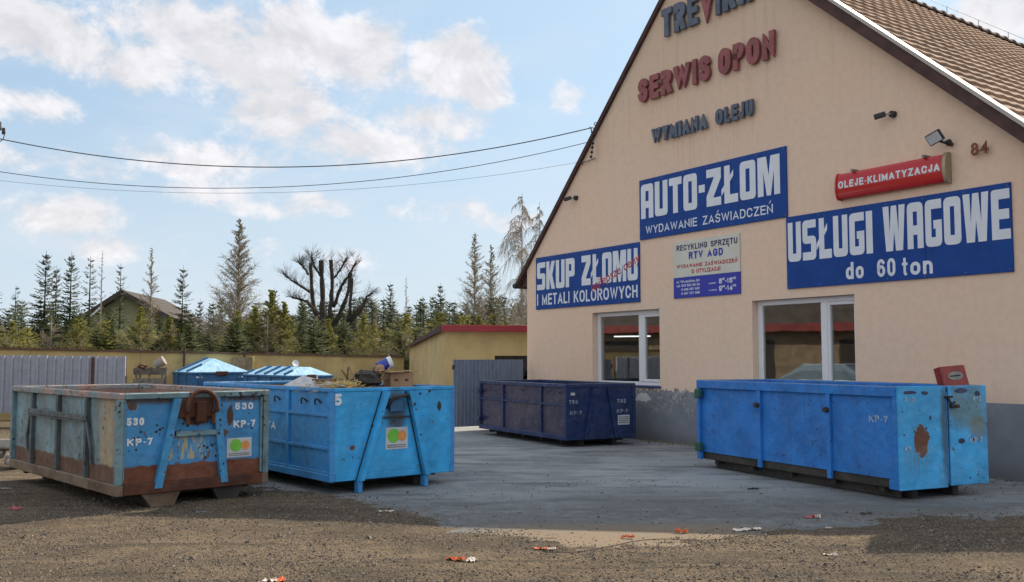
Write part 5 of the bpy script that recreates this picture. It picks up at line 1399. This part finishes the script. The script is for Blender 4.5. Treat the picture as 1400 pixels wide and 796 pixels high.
for s_, kw, mt in ((1, dict(), M_spruce), (2, dict(rad=.16), M_spruce), (3, dict(rad=.23, dens=1.5), M_spruce2), (4, dict(dens=.7, rad=.15, sparse_top=.3), M_spruce), (5, dict(rad=.27, dens=1.6), M_spruce2), (6, dict(rad=.30, dens=1.5), M_yellowg)):
    tr, cr = spruce_meshes(s_, **kw); sp_vars.append((to_me(tr, 'trunk', M_bark), to_me(cr, 'crown', mt)))
def put_tree(var, px, topy, D_, label, group, name='spruce_tree', H=7.0, wide=1.0, cat='tree', base_z=0):
    z = 1.65+(490-topy)/1300*D_; s_ = z/H
    t = thing(name, label, cat, (cpx(px, D_), D_, base_z), random.uniform(0, 6.28), group)
    for nm, me in zip(('trunk', 'crown'), var):
        o = bpy.data.objects.new(nm, me); col.objects.link(o); o.parent = t
    t.scale = (s_*wide, s_*wide, s_)
    return t
GT = 'trees beyond the yard wall'
named = [
 (0, -14, 362, 58, 'tall dark spruce cut by the left picture edge', 1.1), (3, 20, 390, 47, 'small thin spruce near the left picture edge', 1),
 (0, 60, 342, 50, 'tall pointed spruce, second from the left', 1.0), (1, 75, 362, 55, 'narrow spruce just right of the tall pointed one', .9),
 (1, 95, 344, 52, 'slim spruce left of the olive house gable', 1.0), (3, 121, 350, 50, 'sparse tall spruce over the left roof slope of the house', 1.1),
 (3, 163, 360, 50, 'sparse spruce standing before the house apex', 1.0), (0, 249, 362, 48, 'dark pointed spruce right of the house gable', .85),
 (1, 273, 408, 50, 'short dark spruce at the right foot of the house roof', 1.0), (0, 375, 392, 50, 'dark spruce left of the lopped tree', .9),
 (1, 415, 415, 56, 'spruce showing between the limbs of the lopped tree', 1.0), (0, 533, 384, 60, 'dark pointed spruce right of the lopped tree', .9),
 (1, 575, 408, 58, 'spruce just right of the thin white birch', 1.0), (0, 602, 386, 62, 'pointed spruce midway between birch and twin larches', .9),
 (0, 622, 410, 64, 'small spruce left of the twin larches', 1.0), (0, 690, 402, 58, 'spruce below the weeping birch', 1.0), (1, 712, 398, 55, 'spruce touching the workshop eave', 1.0)]
for (v, px, ty, D_, lb_, wd2) in named: put_tree(sp_vars[v], px, ty, D_, lb_, GT, wide=wd2)
def larch_meshes(seed, H=8.0, rad=.20, nbr=90, twig=5, leaves=0.5, droop=0.0, tr_r=.09):
    rn = random.Random(seed); tr = MB().tube([(0, 0, 0), (rn.uniform(-.05, .05), .02, H*.4), (0, 0, H)], [tr_r, tr_r*.6, .008], 6); lf = MB()
    def stick(p, q, r0, r1):
        d = (q-p); 
        if d.length < 1e-5: return
        d.normalize(); x = d.orthogonal().normalized(); y = d.cross(x); o = len(tr.v)
        for (c, r) in ((p, r0), (q, r1)):
            for k in range(3): tr.v.append(tuple(c+(x*cos(2.094*k)+y*sin(2.094*k))*r))
        for k in range(3): a = o+k; b = o+(k+1) % 3; tr.f.append((a, b, b+3, a+3))
    for i in range(nbr):
        k = .12+.87*(i/nbr); z = H*k; L = (H*rad*((1-k)**1.0*1.15*(.45+.55*min(1, k/.25)) if not droop else max(0, sin(pi*min(1, k*1.02)))**.6*.8)+.07)*rn.uniform(.6, 1.15); a = rn.uniform(0, 2*pi)
        el0 = rn.uniform(.45, 1.0) if not droop else rn.uniform(.6, 1.1)
        p = Vector((0, 0, z)); dirh = Vector((cos(a), sin(a), 0)); prev = p; pts_ = [p]
        segs = 5
        for s_ in range(1, segs+1):
            t = s_/segs; pts_.append(p+dirh*L*t*cos(el0*.8)+Vector((0, 0, L*(t*sin(el0)-droop*t*t*1.3)))+Vector((rn.uniform(-.05, .05), rn.uniform(-.05, .05), rn.uniform(-.03, .03))))
        for s_ in range(segs): stick(pts_[s_], pts_[s_+1], .014*(1-s_/segs)+.006, .014*(1-(s_+1)/segs)+.005)
        for s_ in range(1, segs+1):
            for q in range(twig):
                b0_ = pts_[s_-1].lerp(pts_[s_], rn.random()); dv = Vector((rn.uniform(-1, 1), rn.uniform(-1, 1), rn.uniform(-.2, .9) if not droop else rn.uniform(-2.6, -.6)))
                dv = dv.normalized()*L*rn.uniform(.12, .34)*(2.3 if droop else 1); e = b0_+dv+dirh*L*.05; stick(b0_, e, .007, .004)
                if rn.random() < leaves:
                    for w2 in range(3):
                        c = b0_.lerp(e, rn.random()); r = .03 if leaves < .8 else .075; u = Vector((rn.uniform(-1, 1), rn.uniform(-1, 1), rn.uniform(-1, 1)))*r; v2 = Vector((rn.uniform(-1, 1), rn.uniform(-1, 1), rn.uniform(-1, 1)))*r
                        lf.add([c, c+u, c+v2], [(0, 1, 2)])
    return tr, lf
def bake(items, name, mats, label, cat):
    """join many placed tree meshes into one object that reads as a mass"""
    V_, F_, M_ = [], [], []; off = 0
    for var, px, topy, D_, wide, rot in items:
        z = 1.65+(490-topy)/1300*D_; s_ = z/7.0; ca, sa_ = cos(rot), sin(rot)
        for me in var:
            n = len(me.vertices); co = np.empty(n*3, np.float32); me.vertices.foreach_get('co', co); co = co.reshape(-1, 3)
            x = (co[:, 0]*ca-co[:, 1]*sa_)*s_*wide+cpx(px, D_); y = (co[:, 0]*sa_+co[:, 1]*ca)*s_*wide+D_
            V_.append(np.stack([x, y, co[:, 2]*s_], 1))
            k = len(me.polygons); li = np.empty(len(me.loops), np.int64); me.loops.foreach_get('vertex_index', li)
            ls = np.empty(k, np.int64); me.polygons.foreach_get('loop_total', ls)
            F_.append((li+off, ls)); M_.append(np.full(k, mats.index(me.materials[0]), np.int32)); off += n
    V_ = np.concatenate(V_); li = np.concatenate([f[0] for f in F_]).astype(np.int32); lt = np.concatenate([f[1] for f in F_]).astype(np.int32); mi = np.concatenate(M_)
    me = bpy.data.meshes.new(name); me.vertices.add(len(V_)); me.vertices.foreach_set('co', V_.astype(np.float32).ravel())
    me.loops.add(len(li)); me.loops.foreach_set('vertex_index', li)
    me.polygons.add(len(lt)); me.polygons.foreach_set('loop_start', np.concatenate([[0], np.cumsum(lt)[:-1]]).astype(np.int32))
    for m_ in mats: me.materials.append(m_)
    me.polygons.foreach_set('material_index', mi); me.update(calc_edges=True)
    o = bpy.data.objects.new(name, me); col.objects.link(o); tag(o, label, cat, kind='stuff'); return o
rr = random.Random(9)
mats_ = [M_bark, M_spruce, M_spruce2, M_yellowg, M_barkg, M_buds]
def lm(seed, **kw):
    tr, lf = larch_meshes(seed, 7.0, **kw); return (to_me(tr, 'trunk', M_barkg), to_me(lf, 'crown', M_yellowg if kw.get('leaves', 0) > .8 else M_buds))
yl = [lm(51, nbr=120, twig=9, rad=.26, leaves=1.0), lm(52, nbr=100, twig=9, rad=.32, leaves=1.0)]
bushes = [lm(41, nbr=55, twig=8, rad=.40, leaves=1.0), lm(42, nbr=50, twig=7, rad=.34, leaves=.5), lm(43, nbr=60, twig=9, rad=.45, leaves=1.0)]
items = [(sp_vars[rr.choice((2, 4, 4, 2, 0, 1))], i+rr.uniform(-5, 5), 418+rr.uniform(-16, 20), rr.uniform(60, 80), rr.uniform(1.0, 1.6), rr.uniform(0, 6)) for i in list(range(290, 745, 9))+list(range(395, 745, 8))+list(range(-25, 150, 14))]
bake(items, 'spruce_belt', mats_, 'dense dark belt of spruces far behind the yard wall', 'woodland')
items = [(rr.choice((sp_vars[4], sp_vars[2], bushes[0], bushes[1], bushes[2], sp_vars[4], sp_vars[5])), i+rr.uniform(-5, 5), 440+rr.uniform(-14, 18), rr.uniform(42, 52), rr.uniform(1.1, 1.9), rr.uniform(0, 6)) for i in range(-25, 745, 11)]
bake(items, 'undergrowth', mats_, 'mixed green and straw coloured undergrowth of young spruces and bare bushes', 'undergrowth')
for (v, px, ty, D_, lb_) in ((4, 12, 420, 46, 'bushy young spruce at the left picture edge'), (4, 108, 424, 46, 'bushy young spruce under the left roof slope of the house'), (2, 150, 418, 47, 'bushy young spruce below the house apex'), (4, 218, 428, 45, 'bushy young spruce under the right roof slope'), (4, 262, 426, 46, 'bushy green spruce over the ridged lid container'),
     (4, 338, 436, 45, 'bushy green spruce at the foot of the tallest larch'), (4, 400, 430, 47, 'bushy green spruce left of the lopped trunk'), (4, 470, 436, 46, 'bushy green spruce right of the lopped trunk'), (4, 545, 432, 47, 'bushy green spruce beside the white stemmed birch'), (2, 590, 428, 48, 'bushy spruce above the left end of the red shed roof'), (4, 676, 428, 47, 'bushy spruce above the middle of the red shed roof')):
    put_tree(sp_vars[v], px, ty, D_, lb_, GT, wide=1.4)
for (px, ty, lb_) in ((370, 396, 'tall yellow green larch left of the lopped tree'), (348, 418, 'yellow green larch beside the large bare larch'), (192, 420, 'yellow green young larch before the house gable'), (232, 432, 'low yellow green larch right of the bare thin larch'), (497, 430, 'yellow green bush right of the lopped tree'), (655, 432, 'yellow green bush at the foot of the twin larches'), (450, 436, 'yellow green bush under the lopped tree'), (105, 436, 'yellow green bush left of the house'), (388, 412, 'yellow green larch touching the limbs of the lopped tree'), (325, 425, 'yellow green larch at the foot of the tallest bare larch'), (640, 436, 'yellow green bush left of the twin larches')):
    put_tree(yl[px % 2], px, ty, 44, lb_, GT, 'young_larch', wide=1.35)

def larch(seed, px, ty, D_, label, name='bare_larch', bark=M_barkg, leaf=M_buds, H=8.0, wide=1.0, **kw):
    tr, lf = larch_meshes(seed, H, **kw)
    put_tree((to_me(tr, 'trunk', bark), to_me(lf, 'crown', leaf)), px, ty, D_, label, GT, name, H, wide)
larch(1, 325, 297, 48, 'tallest bare larch with fine upswept twigs', nbr=170, twig=9, rad=.27)
larch(2, 205, 337, 50, 'thin bare larch in front of the house gable', nbr=90, twig=7, rad=.17, leaves=.4)
larch(3, 649, 317, 60, 'left and taller of the twin bare larches', nbr=130, twig=8, rad=.22)
larch(4, 671, 333, 62, 'right one of the twin bare larches', nbr=130, twig=8, rad=.22)
larch(5, 555, 378, 44, 'thin white stemmed birch over the yard wall', 'birch_tree', M_birch, nbr=45, twig=4, rad=.13, leaves=.1)
larch(6, 137, 342, 49, 'thin bare sapling between spruces left of the house apex', nbr=35, twig=4, rad=.09, leaves=.1)
larch(7, 714, 262, 46, 'tall weeping birch with hanging twigs behind the gable edge', 'birch_tree', M_barkg, nbr=55, twig=7, rad=.24, droop=.75, leaves=.04, H=9.0)
larch(8, 738, 275, 50, 'second weeping birch half hidden by the gable edge', 'birch_tree', M_barkg, nbr=45, twig=6, rad=.2, droop=.75, leaves=.04, H=9.0)
larch(9, 300, 400, 55, 'low bare tree left of the tallest larch', nbr=60, twig=5, rad=.2, leaves=.3)
larch(10, 285, 420, 47, 'grey bare shrub right of the house', nbr=50, twig=6, rad=.3, leaves=.4)
larch(11, 620, 430, 46, 'bare brown bush near the shed roof', nbr=50, twig=6, rad=.35, leaves=.4)
larch(12, 515, 425, 46, 'bare brown bush left of the thin birch', nbr=50, twig=6, rad=.35, leaves=.4)
larch(13, 700, 405, 44, 'bare bush below the workshop eave', nbr=60, twig=7, rad=.35, leaves=.5)
# lopped (pollarded) tree
def pollard(px, D_, label):
    rn = random.Random(4); t = thing('lopped_tree', label, 'tree', (cpx(px, D_), D_, 0), 0, GT)
    S = D_/1300; tr = MB(); tw = MB()
    def P(x, y, dy=0): return Vector(((x-px)*S, dy, 1.65+(490-y)*S))
    limbs = [ # pixel outlines of the real limbs turned into metres; depths spread around the trunk
     ([(443, 500), (443, 460), (441, 440), (440, 400), (438, 356)], .34, .12, 0), ([(441, 445), (428, 425), (422, 390), (419, 358)], .20, .10, .6),
     ([(444, 470), (452, 430), (456, 395), (455, 357)], .2, .1, -.5), ([(446, 460), (462, 432), (472, 405), (476, 372)], .2, .09, .5),
     ([(456, 420), (466, 395), (478, 380), (490, 362)], .13, .05, -.7), ([(448, 465), (474, 450), (480, 425), (483, 382)], .17, .08, -.4),
     ([(478, 440), (492, 420), (500, 405), (506, 400)], .12, .06, .4), ([(474, 446), (490, 432), (502, 418)], .10, .05, -.6),
     ([(436, 430), (418, 412), (404, 408), (396, 406)], .12, .05, .3), ([(424, 400), (412, 392), (400, 384), (392, 378)], .10, .04, -.4), ([(421, 375), (410, 362), (404, 358)], .09, .05, .5),
     ([(440, 380), (430, 365), (426, 352)], .09, .05, -.3), ([(456, 380), (463, 368), (470, 350)], .08, .05, .5)]
    for pts_, r0, r1, dyy in limbs:
        n = len(pts_); q = [P(x, y, dyy*i/(n-1)*1.4) for i, (x, y) in enumerate(pts_)]
        sm = []
        for i in range(n-1):
            for k in range(4): sm.append(q[i].lerp(q[i+1], k/4)+Vector((rn.uniform(-.03, .03), rn.uniform(-.03, .03), 0)))
        sm.append(q[-1]); m_ = len(sm)
        tr.tube(sm, [(r0+(r1-r0)*i/(m_-1))*.74*(1+.16*sin(i*2.1)+(.35 if i > m_-3 else 0)) for i in range(m_)], 7)
        for i in range(110):
            tt = .2+.8*rn.random(); b = sm[min(m_-1, int(tt*m_))]; a = rn.uniform(0, 2*pi); out = (b-Vector((0, 0, 4.6))); out.z = max(out.z, -.2); out.normalize()
            d = (Vector((cos(a), sin(a), rn.uniform(-.2, 1.2)))*.9+out*.5).normalized(); L = rn.uniform(.25, .75); m1 = b+d*L*.5+Vector((0, 0, .05)); e = b+d*L+Vector((0, 0, .2*L))
            tw.tube([b, m1, e], [.005, .004, .0025], 3, cap=False)
            for j in range(2): e2 = m1+(d+Vector((rn.uniform(-.8, .8), rn.uniform(-.8, .8), rn.uniform(-.2, .8)))).normalized()*L*.4; tw.tube([m1, e2], [.004, .0025], 3, cap=False)
    tr.build('trunk', M_bark, t); tw.build('twigs', M_bark, t)
pollard(443, 48, 'dark lopped tree with thick stubby limbs and a haze of twigs')

# ------------------------------------------------------------------ litter
def litter(px, py, w_, mat, label, seed, h_=.05, n=5, cat='litter', name='crumpled_wrapper', mat2=None):
    k = 1.65*1300/(py-490); X = (px-700)/1300*k; Y = k; rn = random.Random(seed)
    z = max(gz(X, Y), -.002)
    t = thing(name, label, cat, (X, Y, z+.003), rn.uniform(-.5, .5), 'litter on the ground')
    for part, mt, (a, b) in (('paper', mat, (-w_/2, w_*.15)), ('torn_end', mat2 or mat, (w_*.15, w_/2))):
        mb = MB(); m_ = 8; rows_ = 6
        for j in range(rows_):
            for i in range(m_): mb.v.append((a+(b-a)*i/(m_-1)+rn.uniform(-.006, .006), (j/(rows_-1)-.5)*w_*.34*(1-.5*abs(i/(m_-1)-.5))+rn.uniform(-.006, .006), .004+abs(rn.gauss(.0, .006+h_*.16))))
        for j in range(rows_-1):
            for i in range(m_-1): q = j*m_+i; mb.f += [(q, q+1, q+m_+1), (q, q+m_+1, q+m_)]
        mb.build(part, mt, t)
M_orangep = plain('orange_paper', (.62, .14, .05), .6, 0, .15, 20, bumps=0); M_whitep = plain('pale_paper', (.62, .54, .48), .7, 0, .2, 20, bumps=0)
M_pinkp = plain('pink_paper', (.50, .10, .12), .6, 0, .2, 20, bumps=0)
litter(632, 763, .26, M_orangep, 'red and white torn wrapper in the middle of the sunny gravel', 1, mat2=M_whitep)
litter(378, 790, .20, M_whitep, 'pale orange wrapper at the bottom edge left of centre', 2, mat2=M_orangep)
litter(745, 748, .18, M_orangep, 'flat faded orange scrap left of the shadow tip', 3, .02, mat2=M_whitep)
litter(856, 732, .12, M_orangep, 'small orange scrap beside the cord', 4)
litter(928, 725, .13, M_orangep, 'bright orange crumpled scrap on the shadow edge', 5, .08)
litter(1017, 721, .30, M_whitep, 'greyish flat torn sheet in the shade right of the orange scrap', 6, .03)
litter(1105, 705, .17, M_pinkp, 'pink and white crumpled wrapper on the shaded asphalt', 7, .08, mat2=M_whitep)
litter(30, 696, .14, M_pinkp, 'dark pink wrapper in the shade at the left edge', 8)
litter(1025, 667, .15, M_under, 'dark rag on the asphalt before the cobalt skip', 9, .03, name='rag_scrap')
litter(1177, 700, .12, M_under, 'small dark scrap on the asphalt right of the pink wrapper', 10, .03, name='rag_scrap')
litter(530, 697, .16, M_whitep, 'thin white strip in the shade before the blue skip', 11, .01)
litter(1127, 720, .07, M_whitep, 'tiny pale scrap below the pink wrapper', 12, .02)
litter(1128, 757, .12, M_whitep, 'pale flat paper on the sunny gravel at right', 13, .015)
litter(15, 667, .2, M_con, 'grey splinter on the ground left of the 530 skip', 14, .02)
mb = MB(); q = []
for i in range(60):
    t = i/59; px = 740+t*(1010-740); py = 751-24*t+4*sin(t*9)
    if px > 0: k = 1.65*1300/(py-490); X = (px-700)/1300*k; q.append((X, k, max(gz(X, k), 0)+.006))
tag(mb.tube(q, .0035, 5).build('thin_cord', M_under), 'thin dark cord snaking between the orange scraps', 'cord')
# debris along the foot of the wall and around the skips
random.seed(77); mb = MB()
for i in range(420):
    if i < 300:
        s_ = random.uniform(3.5, 12.5); o_ = abs(random.gauss(0, .25)); p = fpt(s_, 0, .05+o_)
    else: p = Vector((random.uniform(-6, 6), random.uniform(9.5, 16), 0))
    r = random.uniform(.004, .016); an = random.uniform(0, 3)
    mb.box((-r, -r*.6, 0), (r, r*.6, r*.7), 0, Matrix.Translation((p.x, p.y, 0)) @ Matrix.Rotation(an, 4, 'Z') @ Matrix.Rotation(random.uniform(-.4, .4), 4, 'X'))
tag(mb.build('debris_crumbs', M_stone), 'small crumbs of debris strewn over the shaded asphalt', 'debris', kind='stuff')

random.seed(12); mb = MB()
for i in range(60):
    s0 = random.choice((random.uniform(4.4, 6.4), random.uniform(3.5, 12.4))); p = fpt(s0, 0, random.uniform(.02, .14))
    for j in range(9):
        a = random.uniform(0, 6.28); h_ = random.uniform(.02, .07); q = Vector((p.x+random.uniform(-.04, .04), p.y+random.uniform(-.04, .04), 0)); d = Vector((cos(a), sin(a), 0))
        mb.add([q+d.orthogonal().normalized()*.003, q-d.orthogonal().normalized()*.003, q+d*h_*.5+Vector((0, 0, h_))], [(0, 1, 2)])
tag(mb.build('weeds', M_yellowg), 'low weeds sprouting along the foot of the workshop wall', 'weeds', kind='stuff')
